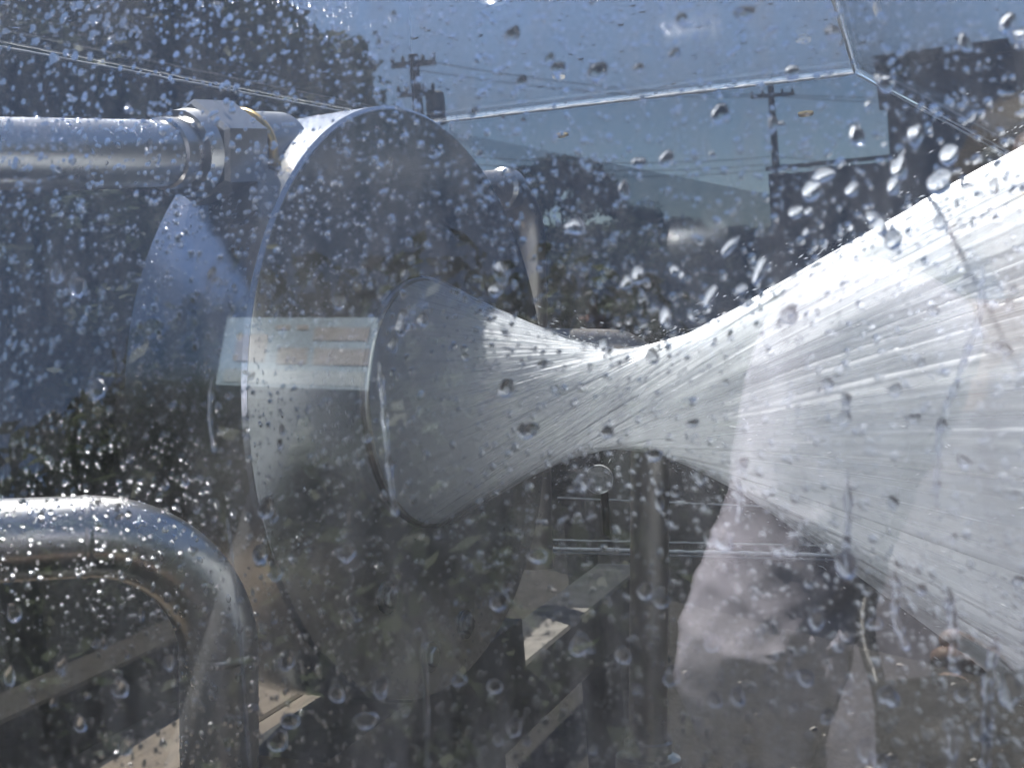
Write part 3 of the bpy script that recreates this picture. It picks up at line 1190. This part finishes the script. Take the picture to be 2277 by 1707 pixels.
def ground_at(px, dist):
    """ground point below a photograph column, dist metres away"""
    v = pt(px, 600, 1) - CAM
    v[2] = 0
    v /= np.linalg.norm(v)
    return CAM + v * dist


def top_h(px, py, dist):
    v = pt(px, py, 1) - CAM
    return 1.3 + v[2] / math.hypot(v[0], v[1]) * dist - GZ


# px, top py, distance, kind, width factor
back = [(1245, 350, 30, 3, .95, 'round dark tree in the middle, directly above the narrow waist of the water'),
        (1090, 385, 34, 1, 1.0, 'dark tree behind the right rim of the drum'),
        (930, 360, 36, 0, 1.2, 'dark tree behind the tall utility pole and the drum face'),
        (790, 330, 33, 3, 1.1, 'dark tree behind the top of the drum'),
        (1425, 455, 40, 2, 1.2, 'low dark tree right of the round tree, behind the water'),
        (1560, 500, 38, 3, 1.3, 'low dark tree left of the board fence, behind the water'),
        (1680, 520, 42, 1, 1.2, 'small dark tree standing beside the board fence'),
        (700, 240, 28, 1, 1.1, 'olive tree behind the polished hexagon union'),
        (420, 130, 22, 0, 1.2, 'dark tree behind the upper left pipe'),
        (180, -60, 17, 3, .9, 'large dark tree rising at the left behind the pipe'),
        (-60, -80, 14, 0, 1.0, 'large dark tree at the left border of the view'),
        (575, -40, 24, 0, 1.0, 'tall slim tree seen through the roof above the pipe'),
        (380, -90, 19, 1, 1.1, 'tall tree seen through the roof at the upper left')]
for (px_, py_, dist, kd, sx, lab) in back:
    g = ground_at(px_, dist)
    tree(g[0], g[1], top_h(px_, py_, dist), kd, rng.uniform(0, 6), lab, 'trees behind the enclosure', sx=sx)
for i, (px_, dist, h, kd, lab) in enumerate(((1150, 15, 1.5, 3, 'low dark bush behind the far pipe bend'), (1290, 17, 1.7, 1, 'low dark bush behind the small dark figure'), (1420, 14, 1.3, 3, 'low dark bush right of the small dark figure'),
                                             (1540, 16, 1.6, 3, 'low dark bush under the low tree left of the fence'), (1660, 14.5, 1.4, 1, 'low dark bush touching the board fence'), (150, 9, 1.9, 3, 'broad dark bush at the left below the pipe'), (30, 8, 1.5, 1, 'dark bush behind the thick post at the left border'), (1050, 18, 1.6, 1, 'low dark bush hidden mostly by the drum'))):
    g = ground_at(px_, dist)
    tree(g[0], g[1], h, kd, i * 1.7, lab, 'bushes behind the enclosure', 'bush', 1.5)
# unseen trees mirrored by the steel, raised and thickened to darken the drum face
mir = [(14, 20, 10, 3), (18, 12, 10, 1), (20, 4, 8, 0), (13, 15, 9, 3), (16, 16, 10, 1), (12, 25, 10, 3), (9, 27, 10, 1), (19, 8, 9, 3), (16, -4, 6, 3), (-22, -6, 6, 3), (-20, 4, 7, 0), (10, 30, 7, 3), (3, 34, 6, 1)]
for i, (x, y, h, kd) in enumerate(mir):
    tree(x, y, h, kd, i * 1.3, 'unseen dark leafy tree mirrored in the polished steel, darkening it', 'trees around the clearing', sx=1.3)
for i, (az, dist, el, kd) in enumerate(((-64, 9.5, 36, 0), (-73, 10.5, 35, 2), (-80, 9.2, 36, 0), (-87, 10.2, 37, 2), (-94, 9.4, 36, 0), (-100, 10.4, 36, 2), (-106, 11.5, 36, 2), (-112, 13.5, 36, 2), (-118, 14.5, 34, 2), (-124, 15, 30, 2), (-127, 12, 19, 0), (-134, 12, 13, 3), (-141, 12.5, 13, 1), (-149, 12, 13, 3), (-158, 12, 14, 0))):  # unseen trees added to keep bright sky out of the pane's reflection
    tree(dist * math.cos(R_(az)), dist * math.sin(R_(az)), dist * math.tan(R_(el)) + 1.1, kd, i * 2.1, 'unseen dark tree added behind the photographer to block mirrored sky', 'unseen trees blocking mirrored sky', sx=.8 if el > 25 else 1.4)

# ------------------------------------------------------------------ poles and wires
M['wood'] = rough_mat('weathered_pole_wood', (.05, .04, .032), (.12, .10, .08), 6, .85, .5, .02, (8, 8, .5))
M['wire'] = rough_mat('black_wire', (.012, .012, .013), (.03, .03, .03), 5, .6)
M['ceramic'] = rough_mat('insulator', (.10, .07, .05), (.2, .16, .13), 20, .3)
M['tank'] = rough_mat('transformer_grey', (.16, .16, .16), (.26, .26, .25), 6, .5)


def pole(px_, pytop, dist, r, label, arms, tank):
    g = ground_at(px_, dist)
    h = top_h(px_, pytop, dist)
    o = empty('utility_pole', (g[0], g[1], GZ), label, 'pole', 'utility poles')
    base = np.array([g[0], g[1], GZ])
    MB().tube([base + np.array([0, 0, -.2]), base + np.array([0, 0, h])], r, 14, True, [r * 1.25, r * .8]).build('post', M['wood'], o, True, .8)
    tops = []
    for (dz, half) in arms:
        c = base + np.array([0, 0, h - dz]) - _fh * (r + .05)
        ar = MB().box((-half, -.05, -.06), (half, .05, .06), [_r, _fh, _u], c).build('crossarm', M['wood'], o)
        for s in (-.92, -.45, .45, .92):
            q = c + _r * half * s + np.array([0, 0, .061])
            MB().lathe([(0, .02), (.03, .05), (.07, .05), (.09, .035), (.12, .04), (.15, .001)], q, (0, 0, 1), 10).build('insulator', M['ceramic'], ar, True)
            tops.append(q + np.array([0, 0, .15]))
    if tank:
        c = base + np.array([0, 0, h - 1.6]) + _r * (r + .26)
        MB().lathe([(0, .001), (0, .20), (.03, .22), (.70, .22), (.74, .17), (.76, .001)], c, (0, 0, 1), 20).build('transformer', M['tank'], o, True, .6)
    return o, tops, base, h


p1 = pole(963, 118, 27, .14, 'tall utility pole with a transformer behind the drum face', [(.25, .5), (.9, .42)], True)
p2 = pole(1740, 188, 42, .13, 'slimmer utility pole rising behind the board fence', [(.35, .75)], False)


def wire(a, b, sag, label, r=.013):
    a, b = np.asarray(a, float), np.asarray(b, float)
    P = [a + (b - a) * k / 24 + np.array([0, 0, -4 * sag * (k / 24) * (1 - k / 24)]) for k in range(25)]
    tag(MB().tube(P, r, 5).build('power_line', M['wire'], None, True), label, 'wire', 'power lines')


def at_px(px_, py_, dist):
    g = ground_at(px_, dist)
    g[2] = top_h(px_, py_, dist) + GZ
    return g


ws = [((925, 335), (1742, 345), (2500, 372)), ((930, 352), (1742, 362), (2500, 395)), ((940, 368), (1742, 374), (2500, 420)), ((963, 128), (1742, 206), (2500, 180)), ((963, 152), (1742, 210), (2500, 205))]
for i, (a, b, c) in enumerate(ws):
    nm = ['upper of the three low wires', 'middle one of the three low wires', 'lowest of the three low wires', 'topmost wire leaving the crossarm', 'second wire below the topmost crossarm'][i]
    wire(at_px(*a, 26.7), at_px(*b, 41.7), .25, nm + ' between the two utility poles', .012)
    wire(at_px(*b, 41.7), at_px(*c, 48), .3, nm + ' running right past the slimmer pole', .014)

# ------------------------------------------------------------------ board fence and dark building
M['board'] = rough_mat('brown_boards', (.028, .022, .017), (.075, .055, .038), 7, .85, .4, .01, (10, 10, .5))
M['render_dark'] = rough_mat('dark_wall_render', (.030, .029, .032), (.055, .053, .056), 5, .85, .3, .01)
ga, gb = ground_at(1722, 12), ground_at(2420, 12.5)
hA = top_h(1722, 388, 12)
fe = empty('board_fence', (*((ga + gb) / 2)[:2], GZ), 'dark brown board fence under the wires at the right', 'fence')
ud = gb - ga
ud[2] = 0
flen = np.linalg.norm(ud)
ud /= flen
vd = np.array([-ud[1], ud[0], 0])
bw = .19
first = None
for k in range(int(flen / bw)):
    q = ga + ud * bw * k
    q[2] = GZ
    hh = hA + rng.uniform(-.02, .02) + .02 * k / 10
    dp = rng.uniform(0, .015)
    MB().box((.001, -.012 - dp, .04), (bw - .001, .012 - dp, hh), [ud, vd, _u], q).build('board', M['board'], fe)
q = ga.copy()
q[2] = GZ
for z in (.4, hA - .3):
    MB().box((0, .014, z), (flen, .06, z + .09), [ud, vd, _u], q).build('rail', M['board'], fe)
MB().box((-.02, -.05, hA + .045), (flen, .08, hA + .08), [ud, vd, _u], q).build('cap_rail', M['board'], fe)

# building beyond
bc = ground_at(1992, 16)
bh = top_h(1992, 150, 16)
bd = empty('dark_building', (bc[0] + 2, bc[1] + 1, GZ), 'dark shaded building with a flat roof at the right edge of the view', 'building')
v2 = bc - CAM
v2[2] = 0
v2 /= np.linalg.norm(v2)
u2 = np.array([v2[1], -v2[0], 0])
q = np.array([bc[0], bc[1], GZ])
MB().box((0, 0, 0), (7, 5, bh), [u2, v2, _u], q).build('wall', M['render_dark'], bd)
MB().box((-.12, -.12, bh + .002), (7.1, 5.1, bh + .16), [u2, v2, _u], q).build('roof', M['render_dark'], bd)
for x in (1.2, 3.4, 5.4):
    w_ = MB().box((x, -.05, 1.0), (x + .95, -.003, 2.2), [u2, v2, _u], q).build('window', M['board'], bd)
    MB().box((x + .08, -.058, 1.08), (x + .87, -.051, 2.12), [u2, v2, _u], q).build('pane', M['dark_hole'], w_)
MB().box((.25, -.14, 0), (.36, -.03, bh - .05), [u2, v2, _u], q).build('downpipe', M['tank'], bd)

M['post_wood'] = rough_mat('grey_brown_post_wood', (.12, .10, .08), (.24, .21, .17), 8, .85, .5, .01, (8, 8, .6))
# leaning post at the left border, seen through the side panel
pa, pb = pt(-2, 560, 3.0), pt(14, 1080, 2.9)
pa2 = pb.copy()
tag(MB().tube([np.array([pb[0], pb[1], GZ - .1]), np.array([pb[0], pb[1], 1.52])], 0.045, 20, True).build('post', M['post_wood'], None, True, .8), 'thick weathered post standing at the left border of the view', 'post')

# unseen sign, skewed, tilted and dulled to give the pane its faint reflection
M['sign_blue'] = rough_mat('pale_blue_sign_paint', (.10, .19, .26), (.13, .22, .29), 3, .5, .05)
M['sign_brown'] = rough_mat('brown_sign_paint', (.13, .115, .105), (.16, .14, .125), 6, .6, .05)
M['white'] = rough_mat('white_sign_paint', (.17, .22, .25), (.20, .25, .27), 3, .5, .05)
SD = 6.5
CM = mirror(CAM)
sc_ = mirror(pt(640, 800, SD))
tn = np.array([-.15, .80, .55])
tn /= np.linalg.norm(tn)
cor = []
for a, b in ((508, 715), (845, 716), (822, 880), (482, 866)):
    d_ = mirror(pt(a, b, SD)) - CM
    cor.append(CM + d_ * (((sc_ - CM) @ tn) / (d_ @ tn)))
sc_ = sum(cor) / 4
ez = tn.copy()
sg = empty('mirrored_sign', (sc_[0], sc_[1], GZ), 'unseen pale blue sign with brown blocks, shaped for its faint reflection across the drum', 'sign')


def on_sign(u, v, w):
    return (cor[0] * (1 - u) + cor[1] * u) * (1 - v) + (cor[3] * (1 - u) + cor[2] * u) * v + ez * w


def sign_piece(u0, v0, u1, v1, w0, w1, name, mat):
    V = [on_sign(u, v, w) for w in (w0, w1) for (u, v) in ((u0, v0), (u1, v0), (u1, v1), (u0, v1))]
    MB().add(V, [(3, 2, 1, 0), (4, 5, 6, 7), (0, 1, 5, 4), (1, 2, 6, 5), (2, 3, 7, 6), (3, 0, 4, 7)]).build(name, mat, sg)


sign_piece(0, 0, 1, 1, -.04, .03, 'sign_board', M['sign_blue'])
for q in ((.10, .30, .32, .70), (.62, .18, .96, .38), (.40, .50, .60, .72), (.64, .50, .98, .72), (.36, .14, .46, .22), (.50, .14, .58, .22)):
    sign_piece(*q, .031, .036, 'brown_block', M['sign_brown'])
sign_piece(.05, .80, .97, .97, .031, .035, 'white_band', M['white'])
MB().tube([(sc_[0], sc_[1], GZ - .2), tuple(sc_ - ez * .09)], .07, 14).build('post', M['tank'], sg, True, .8)


# ------------------------------------------------------------------ people
def skin_body(name, joints, edges, mat, parent=None, sub=2):
    names = list(joints)
    me = bpy.data.meshes.new(name + '_cage')
    me.from_pydata([list(map(float, joints[k][0])) for k in names], [(names.index(a), names.index(b)) for a, b in edges], [])
    ob = bpy.data.objects.new(name + '_cage', me)
    COL.objects.link(ob)
    sm = ob.modifiers.new('skin', 'SKIN')
    sm.use_smooth_shade = True
    sk = me.skin_vertices[0].data
    for i, k in enumerate(names):
        r = joints[k][1]
        sk[i].radius = (r, r) if not isinstance(r, tuple) else r
        sk[i].use_root = (i == 0)
    ss = ob.modifiers.new('sub', 'SUBSURF')
    ss.levels = ss.render_levels = sub
    dg = bpy.context.evaluated_depsgraph_get()
    me2 = bpy.data.meshes.new_from_object(ob.evaluated_get(dg))
    me2.name = name
    bpy.data.objects.remove(ob)
    me2.materials.clear()
    return me2


M['skin'] = rough_mat('skin', (.28, .19, .155), (.36, .25, .20), 12, .5, .05)
M['ruddy'] = rough_mat('ruddy_skin', (.42, .16, .12), (.50, .20, .15), 12, .5, .05)
M['shirt'] = rough_mat('pale_lilac_shirt_cloth', (.74, .70, .84), (.82, .79, .90), 30, .9, .2, .002)
M['hair'] = rough_mat('dark_hair', (.02, .015, .012), (.05, .035, .025), 40, .6)
M['trouser'] = rough_mat('dark_trousers', (.03, .03, .038), (.06, .06, .07), 20, .9)
M['black'] = rough_mat('black_camera', (.012, .012, .013), (.03, .03, .03), 20, .45)

_fr = RGT - _u * (RGT @ _u)
_fr /= np.linalg.norm(_fr)
_fwd = FWD - _u * (FWD @ _u)
_fwd /= np.linalg.norm(_fwd)


def cw(x, y, z):
    """beside the camera: x right, y forward, z up, in metres"""
    return CAM + _fr * x + _fwd * y + _u * z


lsh = mirror(pt(1905, 790, 1.10))
rsh = cw(.27, -.30, .28)
lel = mirror(pt(1755, 1500, 1.04))
lwr = mirror(pt(2050, 1640, .98))
rel = cw(.32, -.20, .02)
rwr = cw(.085, -.14, -.02)
neck = (lsh + rsh) / 2 + np.array([0, 0, .06])
head = neck + _u * .15 + _fwd * .03
chest = (lsh + rsh) / 2 + _u * -.12
waist = (lsh + rsh) / 2 + _u * -.42
hip = waist + _u * -.10
ph = empty('person', (hip[0], hip[1], GZ), 'photographer in pale lilac shirt sleeves holding a black camera, mirrored in the front panel', 'person')
J = {'hip': (hip, (.13, .10)), 'waist': (waist, (.135, .10)), 'chest': (chest, (.15, .11)), 'up': (neck - _u * .05, (.10, .08)), 'neck': (neck, .055),
     'chin': (neck + _u * .07 + _fwd * .02, .065), 'head': (head, .092), 'crown': (head + _u * .07, .08),
     'lsh': (lsh, .062), 'lel': (lel, .044), 'lwr': (lwr, .028), 'rsh': (rsh, .062), 'rel': (rel, .044), 'rwr': (rwr, .028),
     'lhip': (hip - _fr * .10 - _u * .06, .09), 'lkn': (hip - _fr * .11 - _u * .46 + _fwd * .02, .062), 'lan': (np.array([*(hip - _fr * .12)[:2], GZ + .09]), .042), 'lft': (np.array([*(hip - _fr * .13 + _fwd * .17)[:2], GZ + .035]), .035),
     'rhip': (hip + _fr * .10 - _u * .06, .09), 'rkn': (hip + _fr * .11 - _u * .46 + _fwd * .02, .062), 'ran': (np.array([*(hip + _fr * .12)[:2], GZ + .09]), .042), 'rft': (np.array([*(hip + _fr * .13 + _fwd * .17)[:2], GZ + .035]), .035)}
E_ = [('hip', 'waist'), ('waist', 'chest'), ('chest', 'up'), ('up', 'neck'), ('neck', 'chin'), ('chin', 'head'), ('head', 'crown'), ('up', 'lsh'), ('lsh', 'lel'), ('lel', 'lwr'),
      ('up', 'rsh'), ('rsh', 'rel'), ('rel', 'rwr'), ('hip', 'lhip'), ('lhip', 'lkn'), ('lkn', 'lan'), ('lan', 'lft'), ('hip', 'rhip'), ('rhip', 'rkn'), ('rkn', 'ran'), ('ran', 'rft')]
link('body', skin_body('body', J, E_, None), M['skin'], ph, True)


def folds(me, amp, axis_pts, freq=60):
    """cloth folds pushed along the normals"""
    n = len(me.vertices)
    co = np.empty(n * 3, np.float32)
    no = np.empty(n * 3, np.float32)
    me.vertices.foreach_get('co', co)
    me.vertices.foreach_get('normal', no)
    co, no = co.reshape(-1, 3), no.reshape(-1, 3)
    w = np.zeros(n)
    for c, s in axis_pts:
        d = np.linalg.norm(co - c, axis=1)
        w += np.exp(-(d / s) ** 2)
    ph_ = co @ np.array([freq * .55, freq * .35, freq]) + 3 * np.sin(co @ np.array([21., 13., 9.]))
    ph2 = co @ np.array([freq * .7, -freq * .6, freq * .35])
    co = co + no * (amp * (.25 + w) * (np.sin(ph_) + .6 * np.sin(ph2)))[:, None]
    me.vertices.foreach_set('co', co.astype(np.float32).reshape(-1))
    me.update()




def cloth_tube(ctrs, ra, rb, n, fold, freq, e_side=None):
    """ring-by-ring cloth: ctrs path, ra/rb half widths, fold depth per ring"""
    m = len(ctrs)
    V = []
    for i in range(m):
        T = ctrs[min(i + 1, m - 1)] - ctrs[max(i - 1, 0)]
        T = T / np.linalg.norm(T)
        a = e_side - T * (e_side @ T)
        a /= np.linalg.norm(a)
        b = np.cross(T, a)
        for k in range(n):
            an = 2 * PI * k / n
            u = i / (m - 1)
            w1 = math.sin(freq * u * 6.28 + 2 * an + 1.5 * math.sin(3 * an + 9 * u))
            w2 = math.sin(freq * 2.3 * u * 6.28 - 3 * an + 2 * math.sin(14 * u + an))
            w3 = math.sin(freq * 4.1 * u * 6.28 + 4 * an + 1.7 * math.sin(2 * an - 11 * u))
            d = fold[i] * (.55 * w1 + .9 * (1 - abs(w1)) ** 2 + .35 * (1 - abs(w2)) ** 2 + .25 * (1 - abs(w3)) ** 2 - .6)
            V.append(ctrs[i] + a * (ra[i] + d) * math.cos(an) + b * (rb[i] + d) * math.sin(an))
    Fc = [(i * n + k, i * n + (k + 1) % n, (i + 1) * n + (k + 1) % n, (i + 1) * n + k) for i in range(m - 1) for k in range(n)]
    return V, Fc


def lerp_keys(keys, m):
    xs = np.linspace(0, 1, m)
    return np.interp(xs, [k for k, _ in keys], [v for _, v in keys])


shirt = MB()
dim_torso = MB()
spine = spline([hip - _u * .16 - _fr * .05, waist - _fr * .04, chest - _fr * .015, neck - _u * .07, neck - _u * .025, neck + _u * .015], 26)
m_ = len(spine)
sa = lerp_keys([(0, .25), (.2, .23), (.4, .195), (.52, .19), (.62, .165), (.72, .12), (.8, .082), (1, .07)], m_)
sb = lerp_keys([(0, .16), (.2, .15), (.4, .135), (.52, .125), (.62, .105), (.72, .088), (.8, .075), (1, .068)], m_)
dim_torso.add(*cloth_tube(spine, sa, sb, 110, lerp_keys([(0, .014), (.3, .010), (.5, .005), (.7, .002), (1, .001)], m_), 3.0, _fr))
for (sh, el_, wr_) in ((lsh, lel, lwr), (rsh, rel, rwr)):
    inn = sh + (chest + _u * .04 - sh) * .45
    path = spline([inn, sh, (sh + el_) / 2 + _fwd * .004, el_ - (el_ - sh) / np.linalg.norm(el_ - sh) * .01, el_ + (wr_ - el_) * .5, el_ + (wr_ - el_) * .93], 30)
    m_ = len(path)
    ra_ = lerp_keys([(0, .085), (.2, .094), (.45, .094), (.60, .112), (.75, .100), (.93, .064), (1, .040)], m_)
    shirt.add(*cloth_tube(path, ra_, ra_ * .92, 96, lerp_keys([(0, .001), (.2, .002), (.4, .004), (.55, .007), (.7, .009), (.9, .007), (1, .002)], m_), 2.6, _fwd + _fr * .2))
    cuff = path[-1]
    tq = (path[-1] - path[-2]) / np.linalg.norm(path[-1] - path[-2])
    shirt.lathe([(-.03, .037), (-.028, .040), (.018, .040), (.020, .037)], cuff, tq, 32)
shirt.build('shirt_sleeves', M['shirt'], ph, True)
M['dim_torso'] = rough_mat('dimmed_shirt_cloth', (.15, .145, .18), (.22, .21, .25), 30, .9, .2, .002)  # shirt torso darkened in colour so its pane reflection stays faint
dim_torso.build('dim_torso', M['dim_torso'], ph, True)
col_ = MB().lathe([(-.012, .086), (.03, .074), (.036, .078), (-.016, .098)], neck - _u * .01 + _fwd * .004, _u + _fwd * .25, 32, True)
col_.build('collar', M['shirt'], ph, True, .8)
JT = {'belt': (hip + _u * .08, (.14, .11)), 'hip': (hip + _u * .0, (.15, .12)), 'lhip': (hip - _fr * .10 - _u * .06, .105), 'lkn': (hip - _fr * .11 - _u * .46 + _fwd * .02, .08), 'lan': (np.array([*(hip - _fr * .12)[:2], GZ + .10]), .065),
      'rhip': (hip + _fr * .10 - _u * .06, .105), 'rkn': (hip + _fr * .11 - _u * .46 + _fwd * .02, .08), 'ran': (np.array([*(hip + _fr * .12)[:2], GZ + .10]), .065)}
link('trousers', skin_body('trousers', JT, [('belt', 'hip'), ('hip', 'lhip'), ('lhip', 'lkn'), ('lkn', 'lan'), ('hip', 'rhip'), ('rhip', 'rkn'), ('rkn', 'ran')], None), M['trouser'], ph, True)
# hair cap, face
V, Fc = [], []
for i in range(9):
    a = PI * .62 * i / 8
    for k in range(20):
        b = 2 * PI * k / 20
        rr = .104 * (1 + .03 * math.sin(5 * b + i))
        V.append(head + _u * (.03 + rr * 1.05 * math.cos(a)) + _fr * rr * math.sin(a) * math.cos(b) + _fwd * (-.018 + rr * math.sin(a) * math.sin(b)))
for i in range(8):
    for k in range(20):
        Fc.append((i * 20 + k, i * 20 + (k + 1) % 20, (i + 1) * 20 + (k + 1) % 20, (i + 1) * 20 + k))
MB().add(V, Fc).build('hair', M['hair'], ph, True)


def ball(c, r, sc=(1, 1, 1), n=10):
    V, Fc = [], []
    for i in range(n + 1):
        a = PI * i / n
        for k in range(n * 2):
            b = PI * k / n
            V.append(np.asarray(c) + r * (_u * math.cos(a) * sc[2] + _fr * math.sin(a) * math.cos(b) * sc[0] + _fwd * math.sin(a) * math.sin(b) * sc[1]))
    m = n * 2
    for i in range(n):
        for k in range(m):
            Fc.append((i * m + k, i * m + (k + 1) % m, (i + 1) * m + (k + 1) % m, (i + 1) * m + k))
    return V, Fc


for s in (-1, 1):
    MB().add(*ball(head + _fr * s * .034 + _fwd * .082 + _u * .0, .012)).build('eye', M['white'], ph, True)
    MB().add(*ball(head + _fr * s * .095 - _u * .01, .03, (.3, .6, 1))).build('ear', M['skin'], ph, True)
MB().add(*ball(head + _fwd * .098 - _u * .025, .018, (.8, 1, 1.4))).build('nose', M['skin'], ph, True)
MB().add(*ball(head + _fwd * .084 - _u * .062, .022, (1.2, .4, .35))).build('mouth', M['brass'], ph, True)


# hands: palm and five fingers closing on the camera body
def hand(wr, side):
    f0 = (cw(side * .055, -.115, -.005) - wr)
    L0 = np.linalg.norm(f0)
    f0 /= L0
    palm = wr + f0 * .045
    JJ = {'w': (wr, .024), 'p': (palm, (.034, .017)), 'k': (palm + f0 * .035, (.036, .014))}
    EE = [('w', 'p'), ('p', 'k')]
    me = skin_body('hand', JJ, EE, None)
    MBh = link('hand', me, M['skin'], ph, True)
    for i in range(4):
        b0 = palm + f0 * .035 + _u * (.026 - .017 * i)
        ln = (.038, .044, .042, .034)[i]
        mid = b0 + (f0 * .75 + _fwd * .65) * ln
        tip = mid + (f0 * .5 - _fwd * .35 + np.array([0, 0, -.1])) * ln * .7
        q = spline([b0, mid, tip], 5)
        MB().tube(q, .008, 10, True, list(np.linspace(.0092, .0072, len(q)))).build('finger', M['skin'], MBh, True)
    b0 = palm + _u * .02 - _fwd * .005
    q = spline([b0, b0 + f0 * .03 + _u * .016 - _fwd * .012, b0 + f0 * .062 + _u * .014 - _fwd * .012], 5)
    MB().tube(q, .010, 10, True, list(np.linspace(.0115, .0085, len(q)))).build('thumb', M['skin'], MBh, True)


hand(lwr, -1)
hand(rwr, 1)
cb = cw(0, -.075, -.012)
hc = empty('held_camera', cb, 'black camera held by the photographer, mirrored low at the right', 'camera')
MB().box((-.058, -.03, -.040), (.058, .018, .036), [_fr, _fwd, _u], cb).build('camera_body', M['black'], hc)
MB().box((-.018, -.026, .0365), (.018, .012, .050), [_fr, _fwd, _u], cb).build('viewfinder', M['black'], hc)
MB().lathe([(.019, .030), (.045, .030), (.050, .028), (.050, .022), (.047, .001)], cb - _u * .004, _fwd, 32).build('lens_barrel', M['black'], hc, True, .5)
q = spline([cb + _fr * -.06 + _u * .03, cw(-.085, -.12, .12), cw(-.03, -.19, .31), neck - _fwd * .07, cw(.16, -.22, .30), cw(.09, -.12, .12), cb + _fr * .06 + _u * .03], 8)
MB().tube(q, .006, 8).build('strap', M['black'], hc, True)

# small far figure among the dark trees
fg = ground_at(1310, 7.5)
sc0 = (top_h(1310, 650, 7.5)) / 1.75
fo = empty('person', (fg[0], fg[1], GZ), 'small dark-clothed figure with a ruddy face far behind the waist of the water', 'person')
b = np.array([fg[0], fg[1], GZ])


def fp(x, y, z):
    return b + (_r * x + _fh * y + _u * z) * sc0


J = {'hip': (fp(0, 0, .95), .13 * sc0), 'waist': (fp(0, 0, 1.1), .125 * sc0), 'chest': (fp(0, 0, 1.32), .15 * sc0), 'neck': (fp(0, 0, 1.5), .055 * sc0), 'chin': (fp(0, -.02, 1.56), .07 * sc0), 'head': (fp(0, 0, 1.64), .098 * sc0), 'crown': (fp(0, 0, 1.70), .07 * sc0)}
E_ = [('hip', 'waist'), ('waist', 'chest'), ('chest', 'neck'), ('neck', 'chin'), ('chin', 'head'), ('head', 'crown')]
for s, nm in ((-1, 'l'), (1, 'r')):
    J[nm + 's'] = (fp(s * .2, 0, 1.43), .065 * sc0)
    J[nm + 'e'] = (fp(s * .27, .03, 1.14), .045 * sc0)
    J[nm + 'w'] = (fp(s * .25, -.06, .9), .032 * sc0)
    J[nm + 'h'] = (fp(s * .09, 0, .88), .09 * sc0)
    J[nm + 'k'] = (fp(s * .10, -.02, .5), .062 * sc0)
    J[nm + 'a'] = (fp(s * .11, .02, .09), .042 * sc0)
    J[nm + 'f'] = (fp(s * .12, -.15, .03), .035 * sc0)
    E_ += [('chest', nm + 's'), (nm + 's', nm + 'e'), (nm + 'e', nm + 'w'), ('hip', nm + 'h'), (nm + 'h', nm + 'k'), (nm + 'k', nm + 'a'), (nm + 'a', nm + 'f')]
link('body', skin_body('body', J, E_, None), M['ruddy'], fo, True)
J2 = {k: (v[0], v[1] * 1.22) for k, v in J.items() if k not in ('neck', 'chin', 'head', 'crown', 'lw', 'rw', 'lf', 'rf')}
E2 = [e for e in E_ if e[0] in J2 and e[1] in J2]
link('clothes', skin_body('clothes', J2, E2, None), M['trouser'], fo, True)
V, Fc = [], []
for i in range(7):
    a = PI * .55 * i / 6
    for k in range(14):
        bb = 2 * PI * k / 14
        V.append(fp(.105 * math.sin(a) * math.cos(bb), .03 + .105 * math.sin(a) * math.sin(bb), 1.67 + .10 * math.cos(a)))
for i in range(6):
    for k in range(14):
        Fc.append((i * 14 + k, i * 14 + (k + 1) % 14, (i + 1) * 14 + (k + 1) % 14, (i + 1) * 14 + k))
MB().add(V, Fc).build('hair', M['hair'], fo, True)
